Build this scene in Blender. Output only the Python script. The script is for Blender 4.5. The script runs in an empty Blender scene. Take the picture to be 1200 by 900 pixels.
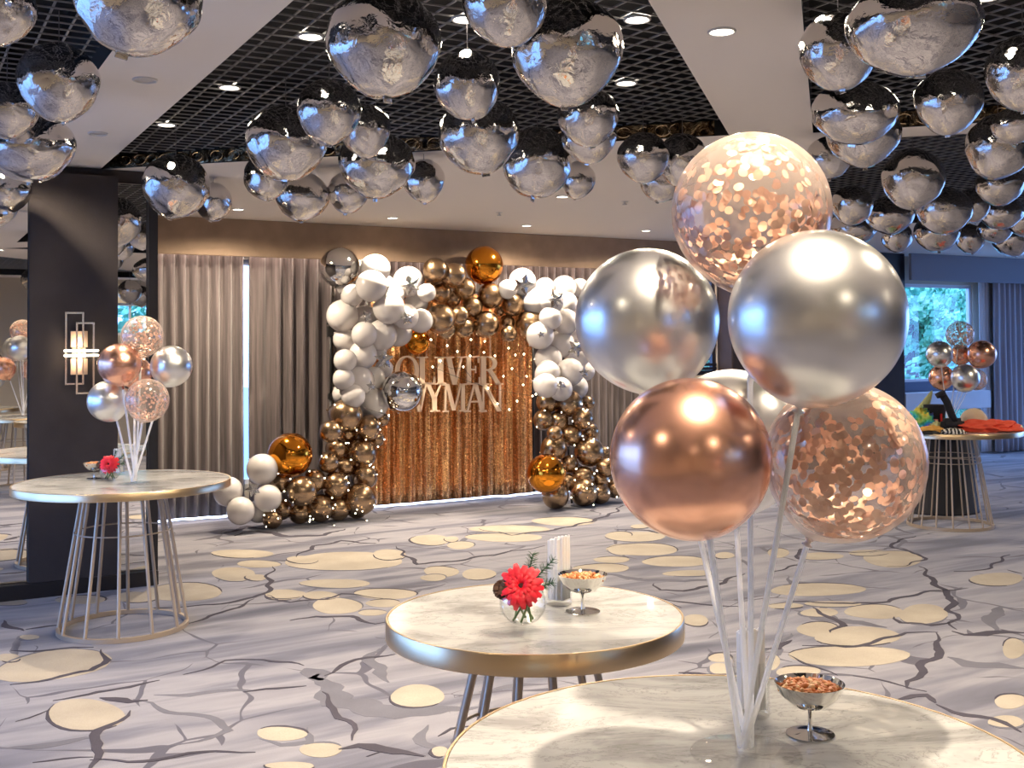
import bpy, bmesh, math, random
from mathutils import Vector, Matrix, noise
random.seed(7)
S = bpy.context.scene
COL = S.collection
R = math.radians
# ------------------------------------------------------------------ camera
F, PX, PY, H = 1290., 600., 372., 1.7
pitch, roll = R(1.6), R(0.5)
FW = Vector((0, math.cos(pitch), math.sin(pitch)))
U0 = Vector((0, -math.sin(pitch), math.cos(pitch))); R0 = Vector((1, 0, 0))
RT = R0*math.cos(roll) - U0*math.sin(roll)
UP = R0*math.sin(roll) + U0*math.cos(roll)
CAM = Vector((0, 0, H))
TH = R(29.5)                       # the room is turned against the camera
UA = Vector((math.cos(TH), math.sin(TH), 0)); WA = Vector((-math.sin(TH), math.cos(TH), 0))
cd = bpy.data.cameras.new('camera'); cam = bpy.data.objects.new('camera', cd); COL.objects.link(cam)
cam.matrix_world = Matrix(((RT.x, UP.x, -FW.x, 0), (RT.y, UP.y, -FW.y, 0), (RT.z, UP.z, -FW.z, H), (0, 0, 0, 1)))
cd.sensor_width = 36; cd.lens = 36*F/1200; cd.shift_y = -(450-PY)/1200; cd.clip_start = .05; cd.clip_end = 300
S.camera = cam
# ------------------------------------------------------------------ world and exposure
S.view_settings.view_transform = 'Standard'; S.view_settings.look = 'None'
S.view_settings.gamma = 1; S.view_settings.use_curve_mapping = False
S.view_settings.exposure = 0.80
wd = bpy.data.worlds.new('sky'); S.world = wd; wd.use_nodes = True
wd.node_tree.nodes['Background'].inputs[0].default_value = (.24, .45, 1, 1)
wd.node_tree.nodes['Background'].inputs[1].default_value = 4.0
cy = S.cycles
cy.max_bounces = 9; cy.diffuse_bounces = 4; cy.glossy_bounces = 6; cy.transmission_bounces = 8; cy.transparent_max_bounces = 16
cy.caustics_reflective = False; cy.caustics_refractive = False; cy.sample_clamp_indirect = 4; cy.blur_glossy = .5
SPOT_W = 110.; SPOT_C = (1, .83, .62); COVE_W = 45.
# helpers for positions ------------------------------------------------
def ray(px, py): return FW + RT*((px-PX)/F) - UP*((py-PY)/F)
def atz(px, py, z):
    d = ray(px, py); return CAM + d*((z-H)/d.z)
def atw(px, py, w):
    d = ray(px, py); return CAM + d*(w/d.dot(WA))
def aty(px, py, y):
    d = ray(px, py); return CAM + d*(y/d.y)
def UW(u, w, z=0): return UA*u + WA*w + Vector((0, 0, z))
def uw(p): return p.dot(UA), p.dot(WA)
CEIL = 3.03
# daylight portals in the window openings
def portal(u, w, z, lu, lz, ang):
    l = bpy.data.lights.new('window_daylight', 'AREA'); l.shape = 'RECTANGLE'; l.size = lu; l.size_y = lz
    l.cycles.is_portal = True
    o = bpy.data.objects.new('window_daylight', l); COL.objects.link(o)
    o.location = UW(u, w, z); o.rotation_euler = (R(90), 0, TH+ang)
    return o
portal(-3.14, 5.85, 1.4, 4.8, 2.6, R(-90)); portal(17.22, 7.6, 1.4, 6.0, 2.6, R(90))   # left wall windows
portal(13.85, 11.52, 1.9, 1.95, 1.5, R(180))
# ------------------------------------------------------------------ materials
MATS = {}
def mat(name, col=(.8, .8, .8), rough=.5, metal=0., **k):
    if name in MATS: return MATS[name]
    m = bpy.data.materials.new(name); m.use_nodes = True; MATS[name] = m
    b = m.node_tree.nodes['Principled BSDF']
    b.inputs['Base Color'].default_value = (*col, 1); b.inputs['Roughness'].default_value = rough; b.inputs['Metallic'].default_value = metal
    for kk, v in k.items():
        n = {'emit': 'Emission Color', 'es': 'Emission Strength', 'trans': 'Transmission Weight', 'ior': 'IOR', 'coat': 'Coat Weight',
             'spec': 'Specular IOR Level', 'sheen': 'Sheen Weight', 'sss': 'Subsurface Weight', 'alpha': 'Alpha', 'aniso': 'Anisotropic'}[kk]
        b.inputs[n].default_value = (*v, 1) if kk == 'emit' else v
    return m
class NT:
    def __init__(s, m): s.t = m.node_tree; s.b = s.t.nodes['Principled BSDF']
    def n(s, typ, **k):
        nd = s.t.nodes.new('ShaderNode'+typ)
        for a, v in k.items():
            if a.startswith('i_'):
                key = a[2:].replace('_', ' ')
                nd.inputs[int(key) if key.isdigit() else key].default_value = v
            else: setattr(nd, a, v)
        return nd
    def l(s, a, b): s.t.links.new(a, b)
    def ramp(s, src, stops, interp='LINEAR'):
        r = s.n('ValToRGB'); cr = r.color_ramp; cr.interpolation = interp
        while len(cr.elements) < len(stops): cr.elements.new(.5)
        for e, (p, c) in zip(cr.elements, stops):
            e.position = p; e.color = (*c, 1) if len(c) == 3 else c
        s.l(src, r.inputs[0]); return r.outputs[0]
    def coords(s, sc=(1, 1, 1), kind='Object', rot=(0, 0, 0)):
        tc = s.n('TexCoord'); mp = s.n('Mapping'); mp.inputs['Scale'].default_value = sc; mp.inputs['Rotation'].default_value = rot
        s.l(tc.outputs[kind], mp.inputs[0]); return mp.outputs[0]
    def noise(s, vec, scale, detail=3, rough=.5, dist=0):
        nd = s.n('TexNoise'); nd.inputs['Scale'].default_value = scale; nd.inputs['Detail'].default_value = detail
        nd.inputs['Roughness'].default_value = rough; nd.inputs['Distortion'].default_value = dist
        s.l(vec, nd.inputs['Vector']); return nd
    def bump(s, h, strength=.2, dist=.01):
        bp = s.n('Bump'); bp.inputs['Strength'].default_value = strength; bp.inputs['Distance'].default_value = dist
        s.l(h, bp.inputs['Height']); s.l(bp.outputs[0], s.b.inputs['Normal']); return bp
    def col(s, c): s.l(c, s.b.inputs['Base Color'])

# carpet
def make_carpet():
    m = mat('carpet_print', rough=.95, spec=.1, sheen=.2); t = NT(m)
    v = t.coords((1, 1, 1), rot=(0, 0, R(12)))
    nz = t.noise(v, 1.1, 2)
    vm = t.n('VectorMath', operation='MULTIPLY_ADD'); vm.inputs[1].default_value = (.7, .7, 0); t.l(nz.outputs['Color'], vm.inputs[0]); t.l(v, vm.inputs[2])
    vo = t.n('TexVoronoi', feature='DISTANCE_TO_EDGE'); vo.inputs['Scale'].default_value = 1.25; t.l(vm.outputs[0], vo.inputs['Vector'])
    vc = t.n('TexVoronoi', feature='F1'); vc.inputs['Scale'].default_value = 1.25; t.l(vm.outputs[0], vc.inputs['Vector'])
    v2 = t.coords((.35, 1.9, 1), rot=(0, 0, R(-14)))
    st = t.noise(v2, 1.5, 4, .55, .4)
    base = t.ramp(st.outputs['Fac'], [(.30, (.075, .075, .10)), (.43, (.145, .145, .185)), (.56, (.27, .265, .30)), (.64, (.22, .215, .25)), (.76, (.12, .12, .15))])
    # lines between stones, broken up
    brk = t.noise(v, 1.7, 2)
    ad = t.n('Math', operation='MULTIPLY_ADD'); ad.inputs[1].default_value = -.11; t.l(brk.outputs['Fac'], ad.inputs[0]); ad.inputs[2].default_value = .062
    mx0 = t.n('Math', operation='LESS_THAN'); t.l(vo.outputs['Distance'], mx0.inputs[0]); t.l(ad.outputs[0], mx0.inputs[1])
    m1 = t.n('Mix', data_type='RGBA'); t.l(mx0.outputs[0], m1.inputs['Factor']); t.l(base, m1.inputs[6]); m1.inputs[7].default_value = (.08, .075, .10, 1)
    gr = t.noise(t.coords(), 260, 2); 
    m2 = t.n('Mix', data_type='RGBA', blend_type='OVERLAY'); m2.inputs['Factor'].default_value = .35
    t.l(m1.outputs[2], m2.inputs[6]); t.l(gr.outputs['Fac'], m2.inputs[7]); t.col(m2.outputs[2])
    t.bump(gr.outputs['Fac'], .25, .004)
    return m
CARPET = make_carpet()
def fibre(name, c, sc=240, amt=.25):
    m = mat(name, c, .95, spec=.1); t = NT(m); v = t.coords()
    g = t.noise(v, sc, 2); g2 = t.noise(v, 3, 3)
    a = t.n('Mix', data_type='RGBA', blend_type='OVERLAY'); a.inputs['Factor'].default_value = amt; a.inputs[6].default_value = (*c, 1); t.l(g.outputs['Fac'], a.inputs[7])
    b = t.n('Mix', data_type='RGBA', blend_type='OVERLAY'); b.inputs['Factor'].default_value = amt*1.2; t.l(a.outputs[2], b.inputs[6]); t.l(g2.outputs['Fac'], b.inputs[7])
    t.col(b.outputs[2]); t.bump(g.outputs['Fac'], .2, .003); return m
CREAM = fibre('carpet_cream', (.39, .35, .295))
CRACK = fibre('carpet_crack', (.07, .065, .085)); GREYP = fibre('carpet_grey', (.15, .15, .185))
PAINT = mat('ceiling_paint', (.92, .85, .76), .8); t = NT(PAINT); t.bump(t.noise(t.coords(), 60, 3).outputs['Fac'], .05, .003)
WALL = mat('wall_cream', (.66, .58, .46), .8)
VOID = mat('coffer_black', (.012, .012, .013), .8)
GRID = mat('grid_bar_metal', (.30, .29, .28), .45, .2)
BRONZE = mat('bronze_mirror_strip', (.30, .19, .09), .2, 1.); t = NT(BRONZE)
_n = t.noise(t.coords(), 9, 4, .6, 2); t.col(t.ramp(_n.outputs['Fac'], [(.35, (.03, .02, .015)), (.5, (.22, .14, .07)), (.62, (.65, .5, .3))])); t.bump(_n.outputs['Fac'], .6, .02)
def fabricwall(name, c):
    m = mat(name, c, .85); t = NT(m); v = t.coords((1, 1, 1)); g = t.noise(v, 90, 3); t.bump(g.outputs['Fac'], .2, .004)
    g2 = t.noise(v, 5, 4); a = t.n('Mix', data_type='RGBA', blend_type='OVERLAY'); a.inputs['Factor'].default_value = .3; a.inputs[6].default_value = (*c, 1)
    t.l(g2.outputs['Fac'], a.inputs[7]); t.col(a.outputs[2]); return m
DARKP = fabricwall('charcoal_wall_fabric', (.052, .042, .040)); VAL = fabricwall('valance_taupe', (.34, .24, .17)); BROWN = fabricwall('brown_column', (.045, .028, .022))
DARKT = mat('black_trim', (.015, .013, .015), .4)
MIRROR = mat('mirror_glass', (.86, .84, .80), .01, 1.)
def curtain_mat(name, c1, c2, rough=.55):
    m = mat(name, c1, rough, sheen=.35, spec=.4); t = NT(m)
    n1 = t.noise(t.coords((30, 30, 1.2)), 1, 4, .6); n2 = t.noise(t.coords((160, 160, 160)), 1, 2)
    t.col(t.ramp(n1.outputs['Fac'], [(.35, c2), (.65, c1)])); t.bump(n2.outputs['Fac'], .15, .002); return m
CURT = curtain_mat('curtain_taupe_satin', (.17, .138, .135), (.085, .068, .068)); CURTB = curtain_mat('curtain_grey_satin', (.42, .40, .44), (.33, .31, .36))
SHEER = mat('sheer_white', (.85, .87, .92), .7, trans=.0)
WHITEF = mat('window_frame_white', (.80, .82, .86), .4); NAVY = mat('navy_band', (.035, .05, .13), .5); LEDGE = mat('ledge_paint', (.62, .62, .66), .5)
LATT = mat('lattice_dark', (.02, .02, .035), .4)
def glassy(name, tint=(1, 1, 1), refl=.10, rough=0.0):
    m = bpy.data.materials.new(name); m.use_nodes = True; nt = m.node_tree; nt.nodes.clear(); MATS[name] = m
    o = nt.nodes.new('ShaderNodeOutputMaterial'); mx = nt.nodes.new('ShaderNodeMixShader'); tr = nt.nodes.new('ShaderNodeBsdfTransparent'); gl = nt.nodes.new('ShaderNodeBsdfGlossy')
    tr.inputs[0].default_value = (*tint, 1); gl.inputs['Roughness'].default_value = rough; lw = nt.nodes.new('ShaderNodeLayerWeight'); lw.inputs[0].default_value = .5
    pw = nt.nodes.new('ShaderNodeMath'); pw.operation = 'POWER'; pw.inputs[1].default_value = 3.; mr = nt.nodes.new('ShaderNodeMapRange'); mr.inputs[3].default_value = .04; mr.inputs[4].default_value = min(1, .15+refl)
    nt.links.new(lw.outputs['Facing'], pw.inputs[0]); nt.links.new(pw.outputs[0], mr.inputs[0])
    nt.links.new(mr.outputs[0], mx.inputs[0]); nt.links.new(tr.outputs[0], mx.inputs[1]); nt.links.new(gl.outputs[0], mx.inputs[2]); nt.links.new(mx.outputs[0], o.inputs[0]); return m
PANE = glassy('window_glass', (.93, .97, 1), .25)
CLEAR = glassy('clear_glassware', (.975, .98, .98), .42); ACRYL = glassy('clear_acrylic', (.985, .985, .985), .1)
def shellmat():
    m = bpy.data.materials.new('clear_latex'); m.use_nodes = True; nt = m.node_tree; nt.nodes.clear()
    o = nt.nodes.new('ShaderNodeOutputMaterial'); A = nt.nodes.new
    tr = A('ShaderNodeBsdfTransparent'); tr.inputs[0].default_value = (1, .96, .93, 1)
    df = A('ShaderNodeBsdfDiffuse'); df.inputs[0].default_value = (.95, .80, .70, 1)
    tl = A('ShaderNodeBsdfTranslucent'); tl.inputs[0].default_value = (.95, .80, .70, 1)
    ds = A('ShaderNodeMixShader'); nt.links.new(df.outputs[0], ds.inputs[1]); nt.links.new(tl.outputs[0], ds.inputs[2])
    lw = A('ShaderNodeLayerWeight'); lw.inputs[0].default_value = .14
    mr = A('ShaderNodeMapRange'); mr.inputs[3].default_value = .17; mr.inputs[4].default_value = .8; nt.links.new(lw.outputs['Facing'], mr.inputs[0])
    m1 = A('ShaderNodeMixShader'); nt.links.new(mr.outputs[0], m1.inputs[0]); nt.links.new(tr.outputs[0], m1.inputs[1]); nt.links.new(ds.outputs[0], m1.inputs[2])
    gl = A('ShaderNodeBsdfGlossy'); gl.inputs['Roughness'].default_value = .12
    m2 = A('ShaderNodeMixShader'); lw2 = A('ShaderNodeLayerWeight'); lw2.inputs[0].default_value = .16; f2 = A('ShaderNodeMath'); f2.operation = 'MULTIPLY_ADD'; f2.inputs[1].default_value = .5; f2.inputs[2].default_value = .03; nt.links.new(lw2.outputs['Facing'], f2.inputs[0]); nt.links.new(f2.outputs[0], m2.inputs[0])
    nt.links.new(m1.outputs[0], m2.inputs[1]); nt.links.new(gl.outputs[0], m2.inputs[2]); nt.links.new(m2.outputs[0], o.inputs[0]); return m
SHELL = shellmat()
CONF = mat('rose_gold_confetti', (.95, .62, .46), .32, .4)
SILVER = mat('silver_chrome_latex', (.88, .88, .87), .31, 1., coat=.5); ROSE = mat('rose_gold_chrome_latex', (.93, .50, .35), .27, 1., coat=.5)
GOLD = mat('gold_chrome_latex', (.42, .285, .17), .27, 1., coat=.3); WHITE = mat('white_pearl_latex', (.68, .645, .63), .25, 0., coat=.4, sss=.0)
ORBO = mat('orange_orb_foil', (.80, .30, .03), .1, 1.); ORBS = mat('silver_orb_foil', (.75, .75, .75), .06, 1.)
FOIL = mat('silver_foil', (.70, .67, .65), .03, 1.); t = NT(FOIL)
_v = t.coords(); _a = t.noise(_v, 5.5, 3, .5, 1.2); _ge = t.n('Separate' + 'XYZ') if False else None
t.bump(_a.outputs['Fac'], .12, .02)
STAR = mat('silver_star_foil', (.50, .50, .50), .12, 1.); t = NT(STAR); t.bump(t.noise(t.coords(), 40, 3).outputs['Fac'], .5, .004)
BRASS = mat('brushed_champagne_band', (.78, .59, .36), .3, 1.); t = NT(BRASS); t.bump(t.noise(t.coords((1, 1, 60)), 6, 3).outputs['Fac'], .05, .002)
LEG = mat('brushed_leg_metal', (.50, .40, .30), .4, .5)
STEEL = mat('polished_steel', (.82, .80, .76), .07, 1.)
def marble():
    m = mat('white_marble', rough=.2, coat=.15); t = NT(m); v = t.coords((1, 1, 1), rot=(0, 0, R(35)))
    n1 = t.noise(t.coords((1, 2.2, 1), rot=(0, 0, R(-25))), 2.2, 5, .6, .8); n2 = t.noise(t.coords((1, 2.4, 1), rot=(0, 0, R(-25))), 2.6, 8, .7, 1.4)
    a = t.ramp(n1.outputs['Fac'], [(.38, (.33, .33, .335)), (.5, (.50, .505, .505)), (.6, (.55, .555, .555))])
    b = t.ramp(n2.outputs['Fac'], [(.486, (1, 1, 1)), (.499, (.42, .41, .40)), (.506, (.9, .9, .9)), (.56, (1, 1, 1))])
    x = t.n('Mix', data_type='RGBA', blend_type='MULTIPLY'); x.inputs['Factor'].default_value = .7; t.l(a, x.inputs[6]); t.l(b, x.inputs[7]); t.col(x.outputs[2]); return m
MARB = marble()
STICK = mat('white_translucent_plastic', (1, 1, 1), .45); t = NT(STICK)
_tl = t.n('BsdfTranslucent'); _tl.inputs[0].default_value = (1, 1, 1, 1); _mx = t.n('MixShader'); _mx.inputs[0].default_value = .5; t.l(t.b.outputs[0], _mx.inputs[1]); t.l(_tl.outputs[0], _mx.inputs[2]); t.l(_mx.outputs[0], t.t.nodes['Material Output'].inputs[0])
NAPK = mat('napkin_white', (.88, .87, .86), .8)
def sequin():
    m = mat('copper_sequins', (.85, .42, .17), .32, .6); t = NT(m); vo = t.n('TexVoronoi', feature='F1'); vo.inputs['Scale'].default_value = 90
    t.l(t.coords(), vo.inputs['Vector']); nm = t.n('Mix', data_type='RGBA'); nm.inputs['Factor'].default_value = .55; nm.inputs[6].default_value = (.5, .5, 1, 1)
    t.l(vo.outputs['Color'], nm.inputs[7]); no = t.n('NormalMap', space='OBJECT')
    g = t.n('NewGeometry'); ml = t.n('VectorMath', operation='SUBTRACT'); ml.inputs[1].default_value = (.5, .5, .5); t.l(vo.outputs['Color'], ml.inputs[0])
    sc = t.n('VectorMath', operation='SCALE'); sc.inputs['Scale'].default_value = .95; t.l(ml.outputs[0], sc.inputs[0])
    ad = t.n('VectorMath', operation='ADD'); t.l(g.outputs['Normal'], ad.inputs[0]); t.l(sc.outputs[0], ad.inputs[1])
    nn = t.n('VectorMath', operation='NORMALIZE'); t.l(ad.outputs[0], nn.inputs[0]); t.l(nn.outputs[0], t.b.inputs['Normal'])
    st = t.noise(t.coords((2.4, 1, .06)), 14, 3); 
    sp_ = t.n('SeparateColor'); t.l(vo.outputs['Color'], sp_.inputs[0]); vr = t.ramp(sp_.outputs[0], [(.15, (.68, .68, .68)), (.8, (1, 1, 1)), (.93, (1.4, 1.4, 1.3))])
    mm = t.n('Mix', data_type='RGBA', blend_type='MULTIPLY'); mm.inputs['Factor'].default_value = 1.; t.l(t.ramp(st.outputs['Fac'], [(.38, (.66, .23, .07)), (.58, (1., .55, .24))]), mm.inputs[6]); t.l(vr, mm.inputs[7]); t.col(mm.outputs[2]); return m
SEQ = sequin()
SIGN = mat('cream_sign_board', (.96, .72, .52), .6)
BULB = mat('fairy_bulb', (1, .9, .7), .4, emit=(1, .85, .6), es=14.); ROPE = mat('led_rope', (.8, .85, 1), .4, emit=(.55, .68, 1), es=2.6)
WIRE = mat('dark_wire', (.04, .03, .03), .5); BLK = mat('black_stand', (.02, .02, .02), .45)
LENS = mat('lamp_lens', (1, 1, 1), .4, emit=(1, .9, .76), es=9.); LENSD = mat('lamp_lens_unlit', (.55, .52, .5), .4); RIM = mat('lamp_rim', (.7, .68, .65), .4)
BARL = mat('sconce_light_bar', (1, 1, 1), .4, emit=(1, .86, .62), es=3.2); SCG = mat('sconce_frosted_glass', (.62, .45, .34), .25)
RED = mat('gerbera_red', (.85, .015, .035), .5); REDC = mat('gerbera_eye', (.05, .008, .008), .8); GREEN = mat('pine_green', (.03, .10, .035), .6); STEM = mat('stem_green', (.12, .2, .05), .5)
CONE = mat('pine_cone', (.10, .045, .025), .7); NUT = mat('nut_orange', (.62, .20, .05), .45); NUT2 = mat('nut_pale', (.74, .42, .18), .5)
KNOT = mat('rose_knot', (.35, .07, .03), .35, .5)

# ------------------------------------------------------------------ mesh helpers
def tag(o, label=None, cat=None, group=None, kind=None):
    if label: o['label'] = label
    if cat: o['category'] = cat
    if group: o['group'] = group
    if kind: o['kind'] = kind
    return o
def mk(name, me, m=None, parent=None, loc=None, rot=None, scale=None):
    o = bpy.data.objects.new(name, me); COL.objects.link(o)
    if m is not None and me is not None and len(me.materials) == 0: me.materials.append(m)
    if parent is not None: o.parent = parent
    if loc is not None: o.location = loc
    if rot is not None: o.rotation_euler = rot
    if scale is not None: o.scale = scale if hasattr(scale, '__len__') else (scale,)*3
    return o
def fin(bm, name, smooth=False, auto=None):
    me = bpy.data.meshes.new(name)
    bmesh.ops.recalc_face_normals(bm, faces=bm.faces)
    bm.to_mesh(me); bm.free()
    if smooth: me.shade_smooth()
    if auto: me.shade_smooth(); me.set_sharp_from_angle(angle=R(auto))
    return me
def obj(name, bm, m, parent=None, smooth=False, auto=None, loc=None, rot=None):
    return mk(name, fin(bm, name, smooth, auto), m, parent, loc, rot)
def empty(name, loc, rz=0, rot=None):
    o = bpy.data.objects.new(name, None); COL.objects.link(o); o.location = loc; o.rotation_euler = rot or (0, 0, rz); o.empty_display_size = .1; return o
def box(bm, x0, x1, y0, y1, z0, z1, M=None):
    vs = [bm.verts.new((x, y, z)) for x in (x0, x1) for y in (y0, y1) for z in (z0, z1)]
    for f in ((0, 1, 3, 2), (4, 6, 7, 5), (0, 4, 5, 1), (2, 3, 7, 6), (0, 2, 6, 4), (1, 5, 7, 3)): bm.faces.new([vs[i] for i in f])
    if M is not None:
        for v in vs: v.co = M @ v.co
    return vs
def boxbm(*a): bm = bmesh.new(); box(bm, *a); return bm
def bevbox(x0, x1, y0, y1, z0, z1, b=.005, seg=2):
    bm = boxbm(x0, x1, y0, y1, z0, z1); bmesh.ops.bevel(bm, geom=bm.edges[:], offset=b, segments=seg, affect='EDGES'); return bm
def room(name, bm, m, parent=None, **k):
    o = obj(name, bm, m, parent, **k)
    if parent is None: o.rotation_euler = (0, 0, TH); o['kind'] = 'structure'
    return o
def tube(bm, p, q, r, n=8, r2=None, caps=True):
    p, q = Vector(p), Vector(q); d = (q-p).normalized(); a = d.orthogonal().normalized(); b = d.cross(a); r2 = r if r2 is None else r2
    A = [bm.verts.new(p+(a*math.cos(2*math.pi*i/n)+b*math.sin(2*math.pi*i/n))*r) for i in range(n)]
    B = [bm.verts.new(q+(a*math.cos(2*math.pi*i/n)+b*math.sin(2*math.pi*i/n))*r2) for i in range(n)]
    for i in range(n): bm.faces.new((A[i], A[(i+1) % n], B[(i+1) % n], B[i]))
    if caps: bm.faces.new(A[::-1]); bm.faces.new(B)
def path(bm, pts, r, n=6):
    pts = [Vector(p) for p in pts]; prev = None
    up = Vector((0, 0, 1))
    for i, p in enumerate(pts):
        d = (pts[min(i+1, len(pts)-1)]-pts[max(i-1, 0)]).normalized(); a = d.cross(up)
        a = a.normalized() if a.length > .01 else Vector((1, 0, 0)); b = a.cross(d)
        ring = [bm.verts.new(p+(a*math.cos(2*math.pi*k/n)+b*math.sin(2*math.pi*k/n))*r) for k in range(n)]
        if prev:
            for k in range(n): bm.faces.new((prev[k], prev[(k+1) % n], ring[(k+1) % n], ring[k]))
        else: bm.faces.new(ring[::-1])
        prev = ring
    bm.faces.new(prev)
def ringt(bm, R_, r, z=0, n=64, m=8, sq=None):
    V = []
    for i in range(n):
        a = 2*math.pi*i/n; row = []
        if sq:
            prof = [(-sq[0], -sq[1]), (sq[0], -sq[1]), (sq[0], sq[1]), (-sq[0], sq[1])]
        else: prof = [(r*math.cos(2*math.pi*k/m), r*math.sin(2*math.pi*k/m)) for k in range(m)]
        for (dr, dz) in prof: row.append(bm.verts.new(((R_+dr)*math.cos(a), (R_+dr)*math.sin(a), z+dz)))
        V.append(row)
    mm = len(V[0])
    for i in range(n):
        for k in range(mm): bm.faces.new((V[i][k], V[(i+1) % n][k], V[(i+1) % n][(k+1) % mm], V[i][(k+1) % mm]))
def lathe(prof, n=32, bm=None, wob=None):
    bm = bm or bmesh.new(); rows = []
    for (r, z) in prof:
        if r < 1e-6: rows.append([bm.verts.new((0, 0, z))])
        else: rows.append([bm.verts.new((r*math.cos(2*math.pi*i/n)*(1 if not wob else wob(i/n, z)), r*math.sin(2*math.pi*i/n)*(1 if not wob else wob(i/n, z)), z)) for i in range(n)])
    for a, b in zip(rows, rows[1:]):
        for i in range(n):
            j = (i+1) % n
            if len(a) == 1 and len(b) == 1: break
            if len(a) == 1: bm.faces.new((a[0], b[j], b[i]))
            elif len(b) == 1: bm.faces.new((a[i], a[j], b[0]))
            else: bm.faces.new((a[i], a[j], b[j], b[i]))
    return bm
def ordn(i):
    w_ = ['highest', 'second highest', 'third highest', 'fourth highest', 'fifth highest', 'sixth highest', 'seventh highest', 'eighth highest', 'ninth highest', 'tenth highest',
          'eleventh highest', 'twelfth highest', 'thirteenth highest', 'fourteenth highest', 'fifteenth highest', 'sixteenth highest', 'seventeenth highest', 'eighteenth highest',
          'nineteenth highest', 'twentieth highest', 'twenty-first highest', 'twenty-second highest', 'twenty-third highest', 'twenty-fourth highest', 'twenty-fifth highest', 'twenty-sixth highest']
    return w_[i]

# ================================================================== SETTING
# floor
fl = room('floor', boxbm(-3.3, 17.3, -4.7, 11.6, -.05, 0), CARPET)
TR = Matrix.Rotation(-TH, 3, 'Z')
def blob(cx, cy_, rx, ry, tilt=0.):
    rnd = random.Random(int(cx*7+cy_*13)); n = 26; out = []; p1, p2 = rnd.random()*6, rnd.random()*6; ct, st_ = math.cos(tilt), math.sin(tilt)
    for i in range(n):
        a = 2*math.pi*i/n; k = 1+.05*math.sin(2*a+p1)+.035*math.sin(3*a+p2)+.02*(rnd.random()-.5)
        x, y = rx*k*math.cos(a), ry*k*math.sin(a)
        out.append(atz(cx+x*ct-y*st_, cy_+x*st_+y*ct, 0))
    return out
def flat(name, pts, m, z):
    bm = bmesh.new(); L = [TR @ p for p in pts]
    top = [bm.verts.new((p.x, p.y, z)) for p in L]; bot = [bm.verts.new((p.x, p.y, -.01)) for p in L]
    bm.faces.new(top)
    for i in range(len(L)):
        j = (i+1) % len(L); bm.faces.new((top[i], bot[i], bot[j], top[j]))
    return obj(name, bm, m, fl)
def stripf(name, A, B, m, z):
    bm = bmesh.new(); V = [[bm.verts.new((q.x, q.y, z)) for q in (TR @ a, TR @ b)]+[bm.verts.new((q.x, q.y, -.01)) for q in (TR @ a, TR @ b)] for a, b in zip(A, B)]
    for p, q in zip(V, V[1:]):
        bm.faces.new((p[0], p[1], q[1], q[0])); bm.faces.new((p[0], q[0], q[2], p[2])); bm.faces.new((p[1], p[3], q[3], q[1]))
    return obj(name, bm, m, fl)
CRE = [(62,780,66,18,-.12),(100,838,47,18),(10,771,14,5),(34,747,12,3),(489,816,33,13),(330,860,31,8),(376,879,24,9),(333,697,24,6),(376,698,21,5),(395,710,28,10),(449,707,21,4.5),(452,696,38,6),(436,718,17,3.5),
 (515,881,10,6),(340,898,30,5),(274,673,26,8),(300,677,12,4),(215,694,45,11),(404,658,68,11),(355,656,19,4.6),(456,650,20,6),(393,684,40,5.5),(334,696.5,25,5),(284,649,36,5),(303,661,25,4.5),(591,630,44,5.2),(504,633,22,6.5),
 (540,639,16,4.6),(529,632,8,3.5),(517,670,20,6.5),(508,677,15,4),(457,651,17,6),(561,673,19,7),(598,620,46,4.6),(661,611,38,5),(725,628,16,5),(727,644,14,7),(717,656,22,3.6),(705,666,32,5.5),(745,629,37,5.6),(753,644,40,7.6),
 (792,658,41,6),(807,672,30,3.6),(815,727,15,7),(844,771,13,5.5),(844,784,14,6.5),(750,617,11,2.6),(849,651,11,4),(1047,655,36,9.5),(1018,648,24,3.6),(912,648,12,6),(962,652,25,4.6),(1168,679,32,7.5),(958,691,56,7.5),(976,708,32,3.6),
 (920,710,20,3.6),(1025,717,34,8.6),(1082,720,29,11.5),(960,738,26,9),(1005,746,52,11),(960,718,23,5),(995,769,68,12.5),(935,787,26,6.5),(906,776,8,9),(1188,760,14,11.5),(1184,822,18,9),(1179,846,22,7),(160,700,26,6),(95,703,30,5),(10,706,22,4)]
for i, e in enumerate(CRE): tag(flat('carpet_stone', blob(*e[:4], e[4] if len(e) > 4 else 0), CREAM, .0012+.00003*(i % 9)), None)
OUTL_ = CRE
def ribbon(pts, wm):
    W = [atz(x, y, 0) for x, y in pts]; P = []
    for a, b in zip(W, W[1:]):
        k = max(1, int((b-a).length/.05))
        for i in range(k): P.append(a.lerp(b, i/k))
    P.append(W[-1]); rnd = random.Random(len(P)); n = len(P); L = []; Rr = []
    for i, p in enumerate(P):
        d = (P[min(i+1, n-1)]-P[max(0, i-1)]).normalized(); s = Vector((-d.y, d.x, 0)); t_ = min(1, 3.*min(i, n-1-i)/max(1, n-1)+.12)
        hw = wm*.42*t_*(.85+.3*rnd.random()); jj = s*(rnd.random()-.5)*wm*.25+s*.02*math.sin(i*.9+len(P))
        L.append(p+s*hw+jj); Rr.append(p-s*hw+jj)
    return L, Rr
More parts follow.
